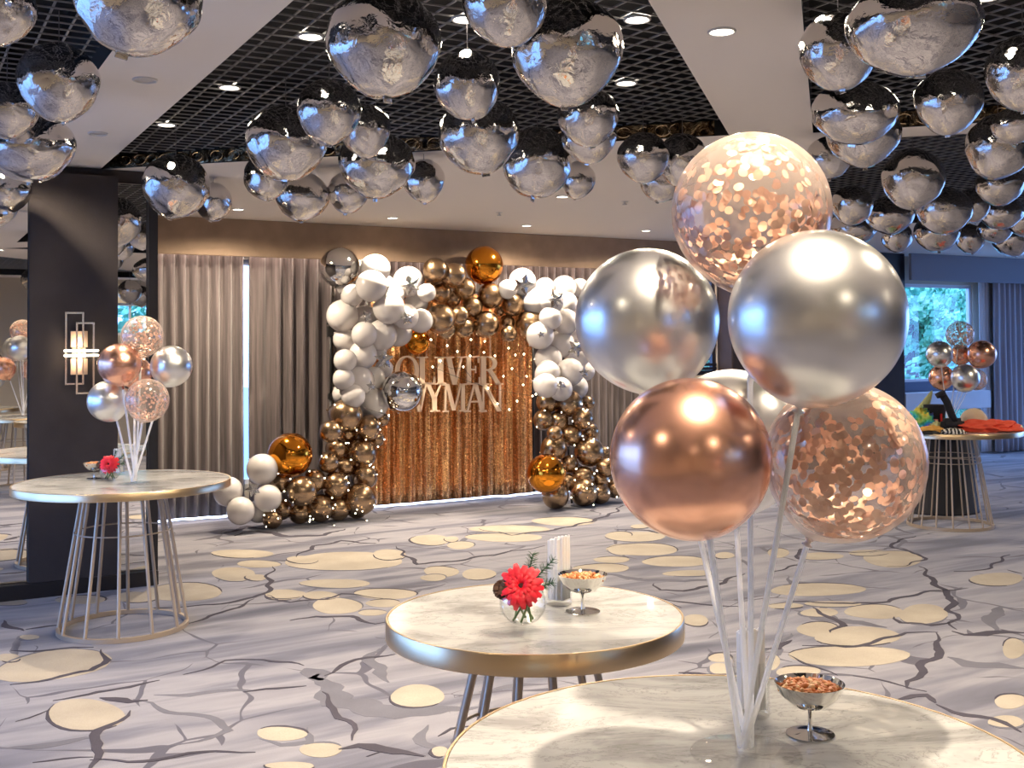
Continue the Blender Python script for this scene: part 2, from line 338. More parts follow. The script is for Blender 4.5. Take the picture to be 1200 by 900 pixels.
CRK = [([(12,803),(60,795),(108,786),(122,774),(122,761)],.045),([(62,820),(105,815),(150,804),(188,798)],.035),([(120,817),(150,824),(173,822)],.07),([(150,833),(138,845),(120,856),(108,878),(113,890),(108,905)],.055),
 ([(104,892),(150,893),(220,884),(300,880)],.03),([(40,892),(108,889)],.015),([(12,763),(60,762),(110,758)],.035),([(0,728),(25,740)],.05),([(30,737),(75,733)],.03),([(16,845),(60,832)],.012),([(216,791),(265,775),(300,773)],.02),
 ([(222,731),(245,722),(262,718),(300,702)],.03),([(280,774),(310,773),(340,776),(353,781)],.028),([(378,792),(400,780),(430,771),(462,766)],.035),([(285,811),(325,808),(358,803)],.03),([(375,811),(385,822),(396,830),(394,842),(405,846),(416,855),(417,868)],.04),
 ([(397,879),(420,875),(450,878),(480,880),(497,887)],.09),([(435,888),(450,880)],.05),([(342,728),(370,722),(410,723),(440,731),(455,729)],.045),([(180,713),(250,709),(300,700),(318,690),(313,676),(322,664)],.04),([(310,698),(340,706),(380,702),(400,696),(450,701)],.03),
 ([(345,653),(370,640),(400,634),(440,637)],.045),([(272,628),(300,622),(340,629),(380,627),(404,620)],.09),([(265,625),(290,617),(310,620)],.08),([(465,640),(474,650),(490,661),(530,658),(590,648),(640,640)],.045),([(560,620),(600,627),(650,621),(690,612),(722,600),(728,592)],.05),
 ([(720,620),(760,622),(800,630)],.04),([(768,684),(772,692),(800,692),(835,687),(870,672)],.045),([(780,702),(820,709),(865,710)],.03),([(745,700),(800,712)],.015),([(795,789),(830,791),(870,788)],.05),([(900,708),(945,705),(1000,708),(1040,705),(1070,697),(1100,692),(1126,690)],.04),
 ([(1072,628),(1046,636),(1048,642),(1078,650),(1083,656),(1060,663),(1040,664)],.035),([(1080,664),(1092,680),(1104,691),(1116,700),(1113,715),(1122,720),(1115,730),(1121,738)],.055),([(1115,740),(1130,744),(1150,742),(1200,741)],.09),([(1100,742),(1094,752),(1105,762),(1086,775),(1076,790),(1063,806),(1085,811)],.055),
 ([(1050,723),(1056,730),(1090,733),(1116,728)],.04),([(940,756),(990,759),(1030,752),(1060,741),(1100,742)],.04),([(895,760),(915,761),(925,750)],.05),([(1052,820),(1085,816),(1100,824)],.06),([(1096,826),(1120,834),(1160,843),(1200,858)],.05),([(920,768),(955,780),(978,792)],.02),([(1118,670),(1140,670),(1160,665),(1182,650)],.03),
 ([(900,673),(925,664),(941,662),(933,648),(940,644),(1000,648),(1040,644)],.035),([(975,742),(985,733),(975,724),(950,712)],.05),([(575,770),(590,765),(605,770)],.03),([(510,862),(530,855),(560,852)],.02),([(1180,668),(1200,672)],.02),([(1000,792),(1040,800),(1070,806)],.02)]
GRY = [([(372,790),(400,822),(440,832),(500,834),(560,826)],.20),([(440,760),(432,775),(450,790),(455,800)],.09),([(155,820),(200,833),(260,845),(272,856),(200,875)],.05),([(180,815),(240,812),(300,808)],.06),([(360,783),(372,798)],.16),([(30,745),(12,760),(28,770)],.05),
 ([(0,880),(50,872),(115,865)],.07),([(495,850),(498,870),(520,885)],.06),([(300,868),(330,872),(360,868),(365,852)],.05),([(640,800),(560,810)],.05),([(560,625),(530,640),(500,642)],.06),([(470,700),(500,690),(520,684)],.06),([(690,670),(760,680),(860,680)],.09),([(930,716),(985,728),(1040,735)],.14),
 ([(1165,740),(1160,725),(1175,712),(1200,716)],.10),([(1110,770),(1150,780),(1200,782)],.14),([(925,742),(905,770),(930,775)],.05)]
for (pl, wm), m_, z_ in [(a, GREYP, .0009) for a in GRY]+[(a, CRACK, .0024) for a in CRK]:
    L, Rr = ribbon(pl, wm); stripf('carpet_vein', L, Rr, m_, z_)
for i, e in enumerate(CRE):           # broken dark outline on one side of each stone
    B = blob(*e[:4], e[4] if len(e) > 4 else 0); rn = random.Random(i); k0 = rn.choice((1, 3, 5, 14, 16)); nn_ = rn.choice((9, 11, 14)); c_ = sum(B, Vector())/len(B)
    P = [B[(k0+q) % len(B)] for q in range(nn_)]; In, Ou = [], []
    for q, p in enumerate(P):
        d = (p-c_).normalized(); h = (.004+.012*math.sin(math.pi*q/(nn_-1)))*(.8+.4*rn.random()); In.append(p-d*h*.3); Ou.append(p+d*h)
    stripf('carpet_vein', In, Ou, CRACK if i % 3 else GREYP, .0021)
# ceiling with triangular coffers --------------------------------------
COF = {'c1': [(1.33, 2.26), (4.60, 5.33), (1.33, 8.42)], 'r1': [(1.25, 1.35), (8.65, 1.35), (5.02, 5.03)], 'r2': [(5.25, 5.25), (8.9, 1.75), (12.7, 5.35), (9.12, 8.9)],
       'tl': [(.85, 2.3), (.85, 7.6), (-1.9, 4.95)], 'k1': [(-2.9, -3.9), (5.2, -3.9), (1.0, .35)], 'k2': [(6.2, -3.9), (13., -3.9), (9.6, -.6)], 'k3': [(-2.9, -1.8), (-2.9, 4.0), (-.1, 1.2)]}
bm = bmesh.new(); edges = []
for poly in [[(-3.3, -4.7), (17.3, -4.7), (17.3, 11.6), (-3.3, 11.6)]]+list(COF.values()):
    vs = [bm.verts.new((x, y, CEIL)) for x, y in poly]; edges += [bm.edges.new((vs[i], vs[(i+1) % len(vs)])) for i in range(len(vs))]
bmesh.ops.triangle_fill(bm, use_beauty=True, edges=edges)
ceil = room('ceiling', bm, PAINT)
def clip(poly, axis, val):
    out = []
    for i in range(len(poly)):
        a, b = poly[i], poly[(i+1) % len(poly)]
        if (a[axis]-val)*(b[axis]-val) < 0:
            t_ = (val-a[axis])/(b[axis]-a[axis]); out.append(a[1-axis]+t_*(b[1-axis]-a[1-axis]))
    return sorted(out)
nb = 0; stuffbm = bmesh.new()
for key, poly in COF.items():
    # side walls and lid of the void
    bm = bmesh.new(); lo = [bm.verts.new((x, y, CEIL)) for x, y in poly]; mi = [bm.verts.new((x, y, CEIL+.55)) for x, y in poly]
    for i in range(len(poly)):
        j = (i+1) % len(poly); bm.faces.new((lo[i], lo[j], mi[j], mi[i]))
    bm.faces.new(mi); obj('coffer_box', bm, VOID, ceil)
    vis = key in ('c1', 'r1')
    for axis in (0, 1):
        vals = [p[axis] for p in poly]; v = min(vals)+.07
        while v < max(vals)-.04:
            c = clip(poly, axis, v)
            if len(c) == 2 and c[1]-c[0] > .06:
                a = (v-.0045, v+.0045, c[0], c[1]) if axis == 0 else (c[0], c[1], v-.0035, v+.0035)
                z0 = CEIL+.105 if axis == 0 else CEIL+.10
                if vis and nb < 300: obj('grid_bar', boxbm(*a, z0, z0+.007), GRID, ceil); nb += 1
                else: box(stuffbm, *a, z0, z0+.007)
            v += .105
tag(obj('grid_bars', stuffbm, GRID, ceil), kind='stuff')
# bronze strip on the far inner face of the main coffer, with ring ornaments
def strip(a, b):
    a, b = Vector((*a, 0)), Vector((*b, 0)); d = (b-a).normalized(); n = Vector((-d.y, d.x, 0))
    if n.dot(Vector((0, 1, 0))) > 0: n = -n
    bm = bmesh.new(); M = Matrix((( d.x, n.x, 0, a.x), (d.y, n.y, 0, a.y), (0, 0, 1, 0), (0, 0, 0, 1))); L = (b-a).length
    box(bm, .02, L-.02, .004, .014, CEIL+.005, CEIL+.095, M); o = obj('bronze_strip', bm, BRONZE, ceil)
    bm = bmesh.new(); x = .15; k = 0; rnd = random.Random(3)
    while x < L-.15:
        pts = []; rr = .028+.012*rnd.random(); ph = rnd.random()*6
        for i in range(13):
            q = ph+i/12*5.2; pts.append(M @ Vector((x+rr*1.4*math.cos(q), .02, CEIL+.05+rr*math.sin(q))))
        path(bm, pts, .003, 4); x += .09+.07*rnd.random()
    tag(obj('ring_ornament', bm, mat('ornament_gold', (.7, .55, .35), .25, 1.), ceil), kind='stuff')
strip((1.38, 8.38), (4.55, 5.38)); strip((5.07, 4.98), (7.6, 2.42)); strip((9.2, 8.82), (12.5, 5.5))
# walls -----------------------------------------------------------------
def wall_open(name, axis, pos, a0, a1, holes, m, th=.12, z1=CEIL):
    """wall box in room coordinates with rectangular openings; axis 'u' runs along u at w=pos"""
    bm = bmesh.new(); cur = a0
    def bx(s, e, z0, z1_):
        if e-s < 1e-4 or z1_-z0 < 1e-4: return
        if axis == 'u': box(bm, s, e, pos, pos+th, z0, z1_)
        else: box(bm, pos, pos+th, s, e, z0, z1_)
    for (s, e, z0, zz) in sorted(holes):
        bx(cur, s, 0, z1); bx(s, e, 0, z0); bx(s, e, zz, z1); cur = e
    bx(cur, a1, 0, z1); return room(name, bm, m)
BW = 11.45
LATW = (8.25, 9.62, 1.32, 2.62)
wall_open('wall_back', 'u', BW, -3.3, 17.3, [(2.95, 3.5, .3, 2.65), LATW, (12.93, 14.78, .06, 2.62)], WALL)
wall_open('wall_left', 'w', -3.3, -4.7, BW, [(3.5, 5.0, .12, 2.7), (5.1, 6.6, .12, 2.7), (6.7, 8.2, .12, 2.7)], WALL)
wall_open('wall_right', 'w', 17.2, -4.7, BW, [(4.5, 6.4, .12, 2.7), (6.6, 8.5, .12, 2.7), (8.7, 10.6, .12, 2.7)], WALL)
wall_open('wall_rear', 'u', -4.7, -3.3, 17.3, [(2.4, 5.4, 2.0, 2.6)], WALL)
# window panes and frames
def window(name, axis, pos, s, e, z0, z1, mull, trans, fm=WHITEF, fw=.05, d=.07, pane=PANE):
    P = (lambda a, b, c_, d_, z0_, z1_: (a, b, c_, d_, z0_, z1_)) if axis == 'u' else (lambda a, b, c_, d_, z0_, z1_: (c_, d_, a, b, z0_, z1_))
    bm = bmesh.new()
    for q in ((s, s+fw, z0, z1), (e-fw, e, z0, z1), (s, e, z0, z0+fw), (s, e, z1-fw, z1)): box(bm, *P(q[0], q[1], pos+.01, pos+d, q[2], q[3]))
    o = room(name, bm, fm)
    for k, a in enumerate(mull): obj('mullion', boxbm(*P(a-fw/2.5, a+fw/2.5, pos+.012, pos+d-.01, z0+fw, z1-fw)), fm, o)
    for k, a in enumerate(trans): obj('transom', boxbm(*P(s+fw, e-fw, pos+.012, pos+d-.01, a-fw/2.5, a+fw/2.5)), fm, o)
    obj('pane', boxbm(*P(s+fw*.5, e-fw*.5, pos+.035, pos+.04, z0+fw*.5, z1-fw*.5)), pane, o)
    return o
window('window_1', 'w', -3.28, 3.5, 5.0, .12, 2.7, [], []); window('window_2', 'w', -3.28, 5.1, 6.6, .12, 2.7, [], []); window('window_3', 'w', -3.28, 6.7, 8.2, .12, 2.7, [], [])
for i in range(3): window('window_%d' % (9+i), 'w', 17.21, 4.5+i*2.1, 6.4+i*2.1, .12, 2.7, [], [])
window('window_4', 'u', BW+.02, 2.95, 3.5, .3, 2.65, [], [])
window('window_6', 'u', BW+.02, 12.93, 14.78, 1.13, 2.62, [], [])
window('window_7', 'u', BW+.02, 12.93, 14.78, .06, .74, [13.9], [])
window('window_8', 'u', -4.66, 2.4, 5.4, 2.0, 2.6, [3.9], [])
# lattice window
w5 = window('window_5', 'u', BW+.02, *LATW, [], [], LATT, .06)
def lb(a, b, z0, z1): obj('lattice_bar', boxbm(a, b, BW-.01, BW+.03, z0, z1), LATT, w5)
lu = [uw(atw(x, 380, BW))[0] for x in (843, 851.5)]
for uu, ww in ((lu[0], .07), (lu[0]-.72, .05), (8.47, .05)): lb(uu-ww/2, uu+ww/2, 1.34, 2.6)
for y in (347, 362.5, 389, 404, 427, 431.5):
    z = atw(845, y, BW).z; lb(8.3, 9.6, z-.018, z+.018)
for y in (355, 396.5):
    z = atw(845, y, BW).z; lb(lu[0]+.03, lu[0]+.075, z-.012, z+.012); lb(lu[0]+.06, lu[0]+.085, z-.06, z+.06)
    lb(8.3, 8.36, z-.012, z+.012)
# band, ledge between the two sashes on the right
room('trim_1', bevbox(12.93, 14.78, BW-.03, BW+.1, .99, 1.14, .008), NAVY)
room('trim_2', bevbox(12.90, 14.80, BW-.28, BW+.1, .72, .99, .01), LEDGE)
# dark column and valance
room('wall_column', bevbox(9.64, 12.90, BW-.28, BW+.02, 0, CEIL, .01), BROWN)
VW = BW-.42
room('trim_3', bevbox(1.72, 9.63, VW, VW+.05, 2.655, CEIL, .004), VAL)
room('trim_4', bevbox(12.91, 17.2, VW, VW+.05, 2.64, CEIL, .004), mat('valance_grey', (.26, .27, .32), .85))
room('trim_5', bevbox(9.63, 12.91, BW-.30, BW-.28, 2.3, CEIL, .004), DARKT)
# partition with mirrors
PWW = 8.35
room('wall_partition', boxbm(-3.18, 1.717, PWW+.05, BW-.01, 0, CEIL-.001), DARKP)
room('trim_6', bevbox(.845, 1.435, PWW-.04, PWW+.051, .0, 2.97, .004), DARKP)
room('trim_7', bevbox(1.652, 1.718, PWW-.03, PWW+.051, 0, 2.97, .003), DARKT)
room('trim_8', bevbox(-3.17, .846, PWW-.05, PWW+.051, 2.88, CEIL-.002, .003), DARKT)
room('baseboard_front', bevbox(-3.17, 1.716, PWW-.06, PWW+.051, 0, .105, .004), DARKT)
for k, (a, b) in enumerate(((-3.17, -.35), (-.33, .843), (1.437, 1.65))):
    o = room('mirror_panel', bevbox(a, b, PWW+.02, PWW+.049, .106, 2.93, .003, 1), MIRROR)
    del o['kind']; tag(o, ['tall wall mirror beyond the left edge of the dark panel, farther one', 'tall wall mirror at the left picture edge beside the charcoal panel', 'narrow mirror strip between charcoal panel and black trim'][k], 'mirror')

# ================================================================== LAMPS
lensme = fin(lathe([(0, 0), (.045, 0), (.045, .006), (0, .006)], 20), 'lens'); rimme = None
bm = bmesh.new(); ringt(bm, .055, .006, 0, 24, 6); rimme = fin(bm, 'rim', True); rimme.materials.append(RIM)
lensd = lensme.copy(); lensme.materials.append(LENS); lensd.materials.append(LENSD)
def downlight(p, label, cof=False, on=True, power=1.):
    z = CEIL+.09 if cof else CEIL-.004
    e = empty('ceiling_light', (p.x, p.y, z)); tag(e, label, 'ceiling light', 'recessed downlights')
    mk('lens', lensme if on else lensd, None, e); mk('rim', rimme, None, e)
    if on:
        l = bpy.data.lights.new('downlight_beam', 'SPOT'); l.energy = SPOT_W*power; l.color = SPOT_C; l.spot_size = R(160); l.spot_blend = 1.; l.shadow_soft_size = .03
        o = bpy.data.objects.new('downlight_beam', l); COL.objects.link(o); o.location = (p.x, p.y, CEIL-.03)
for (x, y, c, t_) in [(195,163,1,'glowing behind the black grid near its far left corner'),(269,122,1,'glowing behind the black grid, right of the far left corner one'),(364,66,1,'glowing behind the black grid left of the largest foil balloon'),
    (464,121,1,'glowing behind the black grid just below the largest foil balloon'),(545,47,1,'glowing behind the black grid right of the largest foil balloon'),(747,47,1,'glowing behind the black grid near the wide beam'),(734,117,1,'glowing behind the black grid above the pair of foil balloons'),
    (1061,101,1,'glowing behind the right hand grid above the cluster'),(1157,22,1,'glowing behind the right hand grid near the top edge'),(955,2,1,'at the top edge behind the right hand grid'),
    (460,255,0,'lit in the white ceiling above the left end of the balloon garland'),(617,264,0,'lit in the white ceiling above the orange orb'),(757,270,0,'lit in the white ceiling above the left silver balloon'),(279,245,0,'lit in the white ceiling over the curtain slit'),(659,230,0,'lit in the ceiling beside a small foil balloon'),
    (846,36,0,'lit, alone on the wide diagonal beam')]:
    downlight(atz(x, y, CEIL), 'round recessed downlight '+t_, c, True, .62 if c else (2.0 if y > 240 else 1.))
for (x, y, t_) in [(170,93,'unlit, on the left beam, upper of two'),(115,156,'unlit, on the left beam, lower of two')]: downlight(atz(x, y, CEIL), 'round recessed ceiling disc '+t_, False, False)
OUTL = ['directly above the nearest table', 'overhead left of the viewer, nearest one', 'above the left table before the mirror wall', 'overhead, right of the nearest table', 'right of the picture, over the open carpet', 'far right, short of the window table', 'far right in front of the garden window', 'behind the viewer to the left', 'behind the viewer over the mirrored table', 'far off to the right of the viewer', 'far right in mid-room', 'by the left windows', 'at the rear wall', 'at the rear right', 'in the far right corner by the window curtain', 'by the rear door side']
# lamps overhead and behind the camera (outside the picture)
for i, (x, y, pw) in enumerate([(.52, 1.60, 1.7), (-1.4, 3.4, .3), (-3.3, 7.1, 1.1), (1.9, 2.4, .25), (3.3, 4.7, 1.), (5.6, 8.3, 1.), (6.9, 10.9, .6), (-1.8, .4, .4), (1.7, -.9, .6), (4.6, 1.6, .8), (7.5, 5.5, 1.), (-3.6, 3.6, .8), (0, -3, 1.), (5.2, -2.2, .8), (8.4, 12.4, .5)]):
    downlight(Vector((x, y, CEIL)), 'round recessed downlight '+OUTL[i], False, True, pw)
for (x, y, t_) in [(732,236,'in the white ceiling left of the confetti balloon'),(585,249,'in the white ceiling over the garland')]:
    p = atz(x, y, CEIL); o = obj('sprinkler_head', lathe([(0, -.03), (.02, -.03), (.02, -.02), (.008, -.018), (.01, 0), (.035, 0), (.035, .004), (0, .004)], 14), RIM, None, loc=p-Vector((0, 0, .003))); tag(o, 'small round sprinkler head '+t_, 'sprinkler')
# cove strip behind the valance, washing the curtains
def cove(u0, u1, pw, c):
    l = bpy.data.lights.new('cove_strip', 'AREA'); l.shape = 'RECTANGLE'; l.size = u1-u0; l.size_y = .05; l.energy = pw; l.color = c; l.spread = R(150)
    o = bpy.data.objects.new('cove_strip', l); COL.objects.link(o); o.location = UW((u0+u1)/2, VW+.12, 2.93); o.rotation_euler = (0, 0, TH)
cove(1.8, 9.5, COVE_W, (1, .80, .66)); 
# ================================================================== CURTAINS
def curtain(name, u0, u1, w0, z0, z1, m, label, pitch_=.11, amp=.048, seed=1, flare=0):
    rnd = random.Random(seed); bm = bmesh.new(); n = int((u1-u0)/.0115); nz = 10; V = []
    ph = 0; phs = []
    for i in range(n+1):
        phs.append(ph); ph += 2*math.pi*(.0115/pitch_)*(.75+.5*noise.noise(Vector((i*.05, seed*3.3, 0)))+.25)
    th = .004; grids = []
    for side in (0, 1):
        V = []
        for j in range(nz+1):
            f = j/nz; row = []
            for i in range(n+1):
                u_ = u0+(u1-u0)*i/n; a = amp*(.75+.5*noise.noise(Vector((i*.03, f*.8, seed))))
                s = math.sin(phs[i]+.5*noise.noise(Vector((i*.02, f*1.6, seed+5)))); s = math.copysign(abs(s)**.75, s)
                row.append(bm.verts.new((u_, w0+a*s+side*th+.01*noise.noise(Vector((u_*2, f*3, seed))), z0+(z1-z0)*f)))
            V.append(row)
        grids.append(V)
        for j in range(nz):
            for i in range(n): bm.faces.new((V[j][i], V[j][i+1], V[j+1][i+1], V[j+1][i]))
    A, B = grids
    for i in range(n): bm.faces.new((A[0][i], A[0][i+1], B[0][i+1], B[0][i])); bm.faces.new((A[nz][i], A[nz][i+1], B[nz][i+1], B[nz][i]))
    for j in range(nz): bm.faces.new((A[j][0], A[j+1][0], B[j+1][0], B[j][0])); bm.faces.new((A[j][n], A[j+1][n], B[j+1][n], B[j][n]))
    me = fin(bm, name, True); o = mk(name, me, m, None, (0, 0, 0), (0, 0, TH)); tag(o, label, 'curtain'); return o
CW = BW-.2
curtain('curtain', 1.74, 3.19, CW, .02, 2.95, CURT, 'taupe satin floor-length curtain left of the bright slit', seed=1, pitch_=.12)
curtain('curtain', 3.235, 4.15, CW, .02, 2.95, CURT, 'taupe satin curtain between the bright slit and the black stand', seed=2, pitch_=.12)
curtain('curtain', 4.17, 8.16, CW, .02, 2.95, CURT, 'wide taupe satin curtain behind the balloon garland and gold backdrop', seed=4, pitch_=.10)
curtain('curtain', 14.92, 17.1, CW-.06, .03, 2.95, CURTB, 'grey-blue floor-length curtain right of the garden window', seed=6, pitch_=.15, amp=.05)
curtain('sheer_curtain', 14.74, 15.0, CW+.06, .03, 2.9, SHEER, 'narrow white sheer curtain at the right jamb of the garden window', seed=8, pitch_=.08, amp=.02)
# LED rope along the foot of the curtains
def rope(u0, u1, w0, seed, label):
    bm = bmesh.new(); pts = []; n = int((u1-u0)/.05)
    for i in range(n+1):
        u_ = u0+(u1-u0)*i/n; pts.append((u_, w0+.03*noise.noise(Vector((u_*3, seed, 0))), .02+.012*(1+noise.noise(Vector((u_*5, seed, 2))))))
    path(bm, pts, .012, 6); o = obj('light_rope', bm, ROPE, None, True, rot=(0, 0, TH)); tag(o, label, 'light rope')
rope(1.80, 3.3, CW-.10, 1, 'glowing bluish-white light rope at the foot of the left curtain')
rope(4.3, 8.0, 10.93, 2, 'glowing bluish-white light rope along the foot of the gold backdrop')
o = obj('light_rope', lathe([(0, .5), (.016, .5), (.016, 2.6), (0, 2.6)], 8), ROPE, None, True, loc=UW(3.222, CW-.02, 0)); 
bpy.data.objects.remove(o)

# ================================================================== BALLOONS
def balloon_profile(n=24, neck=.07):
    pr = [(0, 2.0+0)]
    for i in range(1, n):
        a = math.pi*i/n; r = math.sin(a); z = 1+math.cos(a)
        if a > math.pi*.5: z = 1+math.cos(a)*(1.0+.10*((a-math.pi*.5)/(math.pi*.5))**3); 
        pr.append((max(r, .05), z))
    zb = pr[-1][1]; pr += [(.035, -.13), (.03, -.145), (0, -.147)]
    return pr
def balme(name, seg, n, m, **k):
    me = fin(lathe(balloon_profile(n), seg), name, True); me.materials.append(m); return me
B_HI = {}; 
for nm, m in (('s', SILVER), ('r', ROSE), ('c', SHELL), ('g', GOLD), ('w', WHITE)):
    B_HI[nm] = balme('balloon', 64, 40, m); B_HI[nm+'lo'] = balme('balloon', 28, 16, m)
def knotme(m):
    me = fin(lathe([(.0, -.19), (.055, -.20), (.075, -.185), (.05, -.165), (.028, -.15), (.045, -.125), (.03, -.10), (0, -.10)], 14), 'knot', True); me.materials.append(m); return me
KN = {'s': knotme(SILVER), 'r': knotme(KNOT), 'c': knotme(mat('clear_knot', (.9, .8, .74), .3)), 'g': knotme(GOLD), 'w': knotme(WHITE)}
def confetti(npts, rr, seed, seg=8):
    rnd = random.Random(seed); bm = bmesh.new(); off = Vector((rnd.random()*9, rnd.random()*9, 0)); k = 0; tries = 0
    while k < npts and tries < npts*12:
        tries += 1
        z = rnd.uniform(-1, 1); a = rnd.random()*6.283; s = math.sqrt(1-z*z); d = Vector((s*math.cos(a), s*math.sin(a), z))
        dens = noise.noise(d*1.6+off)*1.3+.35-.25*z
        if rnd.random() > dens+.12: continue
        p = d*rnd.uniform(.93, .985); p.z += 1; nn = (d+Vector((rnd.gauss(0, .22), rnd.gauss(0, .22), rnd.gauss(0, .22)))).normalized()
        t1 = nn.orthogonal().normalized(); t2 = nn.cross(t1); r_ = rr*rnd.uniform(.85, 1.1)
        vs = [bm.verts.new(p+(t1*math.cos(6.2832*i/seg)+t2*math.sin(6.2832*i/seg))*r_) for i in range(seg)]
        c = bm.verts.new(p+nn*r_*.05)
        for i in range(seg): bm.faces.new((vs[i], vs[(i+1) % seg], c))
        k += 1
    me = bpy.data.meshes.new('confetti'); bm.to_mesh(me); bm.free(); me.materials.append(CONF); return me
CONFM = [confetti(760, .060, 1, 10), confetti(900, .060, 2, 10), confetti(420, .062, 3, 7), confetti(420, .062, 4, 7)]
def balloon(kind, c, r, base, label, group, hi=True, conf=0, name='balloon', zs=1., tilt=None):
    """c centre, base = the point its knot leans towards"""
    c = Vector(c); d = (c-Vector(base)).normalized() if base is not None else (tilt or Vector((0, 0, 1))).normalized()
    q = d.to_track_quat('Z', 'Y'); o = mk(name, B_HI[kind+('' if hi else 'lo')]); o.location = c-d*r; o.rotation_mode = 'QUATERNION'; o.rotation_quaternion = q; o.scale = (r, r, r*zs)
    tag(o, label, 'balloon', group); mk('knot', KN[kind], None, o)
    if kind == 'c':
        f = mk('confetti', CONFM[conf], None, o); f['kind'] = 'stuff'; f['label'] = 'rose gold paper dots inside'
    return o, c-d*r*1.17
def bouquet(basep, items, group, desc, hi=True, stick_r=.0035, plate=.108, hub=.07):
    e = empty('balloon_stand', basep); tag(e, 'white multi-stick balloon stand on clear round base '+desc, 'balloon stand', 'balloon centrepiece stands')
    obj('base_plate', lathe([(0, 0), (plate, 0), (plate, .003), (plate*.97, .004), (0, .004)], 48), ACRYL, e, auto=40)
    obj('hub', lathe([(0, .004), (.020, .004), (.021, .02), (.016, .035), (.016, .05), (0, .05)], 20), ACRYL, e, auto=40)
    n = len(items)
    for i, (kind, c, r, label, cf) in enumerate(items):
        o, kp = balloon(kind, c, r, Vector(basep)+Vector((0, 0, hub*2)), label, group, hi, cf)
        a = 6.283*i/n; b0 = Vector((.011*math.cos(a), .011*math.sin(a), .015)); kl = kp-Vector(basep)
        bm = bmesh.new(); tube(bm, b0, kl, stick_r, 8); obj('stick', bm, STICK, e, auto=40)
    return e
TZ = .90
def Pd(px, py, y): return aty(px, py, y)
# ---- foreground bouquet
fb = atz(874, 884, TZ)
fgl = [('c', Pd(880, 248, 2.14), .1535, 'clear balloon full of rose gold confetti dots, topmost of the near bouquet', 0),
       ('s', Pd(758, 375, 2.34), .1525, 'silver chrome balloon at the left of the near bouquet', 0),
       ('s', Pd(957, 372, 1.90), .1510, 'large silver chrome balloon at the right, nearest of the near bouquet', 0),
       ('r', Pd(809, 537, 1.98), .1440, 'rose gold chrome balloon at the lower left of the near bouquet', 0),
       ('c', Pd(990, 540, 2.13), .1520, 'clear confetti balloon at the lower right of the near bouquet', 1),
       ('s', Pd(858, 517, 2.46), .1600, 'silver chrome balloon mostly hidden behind the near rose gold one', 0)]
bouquet(fb, fgl, 'balloons of the near bouquet', 'on the near marble table', True, .0056)
# ---- left table bouquet
LT = Vector((-2.41, 6.83, 0)); lb_ = atz(157, 567, TZ)
ll = []
for (k, x, y, rp, yy, lab, cf) in [('c',166.7,394,24.3,6.75,'confetti balloon topmost of the bouquet on the left table',2),('r',140,427,25,6.65,'rose gold chrome balloon at the left of the left table bouquet',0),('s',200.8,429,24.3,6.8,'silver chrome balloon at the right of the left table bouquet',0),
    ('s',126.7,470,24,6.75,'silver chrome balloon lowest left of the left table bouquet',0),('c',172.5,469,25.3,6.6,'confetti balloon lowest right of the left table bouquet',3),('r',158,437,20,6.98,'rose gold balloon tucked behind the others of the left table bouquet',0)]:
    ll.append((k, Pd(x, y, yy), rp/F*yy*.99, lab, cf))
bouquet(lb_, ll, 'balloons of the left table bouquet', 'on the left marble table', True, .007, .10)
# ---- right table bouquet
RTB = Vector((4.10, 10.40, 0)); rb_ = RTB+Vector((.12, .30, TZ)); rl = []
for (k, x, y, rp, yy, lab, cf) in [('c',1125,392,16,10.75,'confetti balloon topmost of the bouquet by the window',2),('s',1101,415,15.5,10.55,'silver balloon at the left of the bouquet by the window',0),('r',1150.5,415,16.5,10.7,'rose gold balloon at the right of the bouquet by the window',0),
    ('r',1126,416,12,10.9,'rose gold balloon in the middle of the bouquet by the window',0),('r',1103,442,14.5,10.75,'rose gold balloon lowest left of the bouquet by the window',0),('s',1131,443,16.5,10.5,'silver balloon lowest in front of the bouquet by the window',0),('c',1144,445,12.5,10.85,'confetti balloon at the lower right of the bouquet by the window',3)]:
    rl.append((k, Pd(x, y, yy), rp/F*yy*.99, lab, cf))
bouquet(rb_, rl, 'balloons of the bouquet by the window', 'on the props table by the window', True, .004, .09)
# ---- bouquet behind the viewer, seen in the mirrors
MT = Vector((1.5, -.25, 0)); ml_ = []
for i, (k, dx, dy, dz) in enumerate([('c', 0, 0, .95), ('s', -.17, .02, .75), ('r', .17, 0, .74), ('r', -.1, -.08, .5), ('s', .12, .1, .5)]):
    ml_.append((k, MT+Vector((dx, dy, TZ+dz-.08)), .145, ['topmost confetti', 'upper left silver', 'upper right rose gold', 'lower left rose gold', 'lower right silver'][i]+' balloon of the bouquet behind the viewer', 2))
bouquet(MT+Vector((0, 0, TZ)), ml_, 'balloons of the mirrored bouquet', 'behind the viewer', True, .0045)
# ---- foil balloons under the ceiling
def foilme(seed):
    rnd = random.Random(seed); bm = bmesh.new(); bmesh.ops.create_icosphere(bm, subdivisions=5, radius=1); off = Vector((seed*3.1, seed*1.7, 0))
    for v in bm.verts:
        d = v.co.normalized(); k = 1+.055*noise.noise(d*1.0+off)+.035*noise.noise(d*2.6+off*2)
        k += .012*noise.noise(d*6+off)*max(0, 1-abs(d.z)*1.2)
        sc = .93 if d.z > 0 else .94+.08*(-d.z)**3
        v.co = d*k; v.co.z *= sc
        pin = 1-.06*max(0, -d.z)**1.5; v.co.x *= pin; v.co.y *= pin
    me = fin(bm, 'foil', True); me.materials.append(FOIL); return me
FOILS = [foilme(i) for i in range(9)]
RIB = mat('grey_ribbon', (.18, .16, .16), .5)
ribme = fin(lathe([(0, 0), (1, 0), (1, 1), (0, 1)], 6), 'ribbon'); ribme.materials.append(RIB)
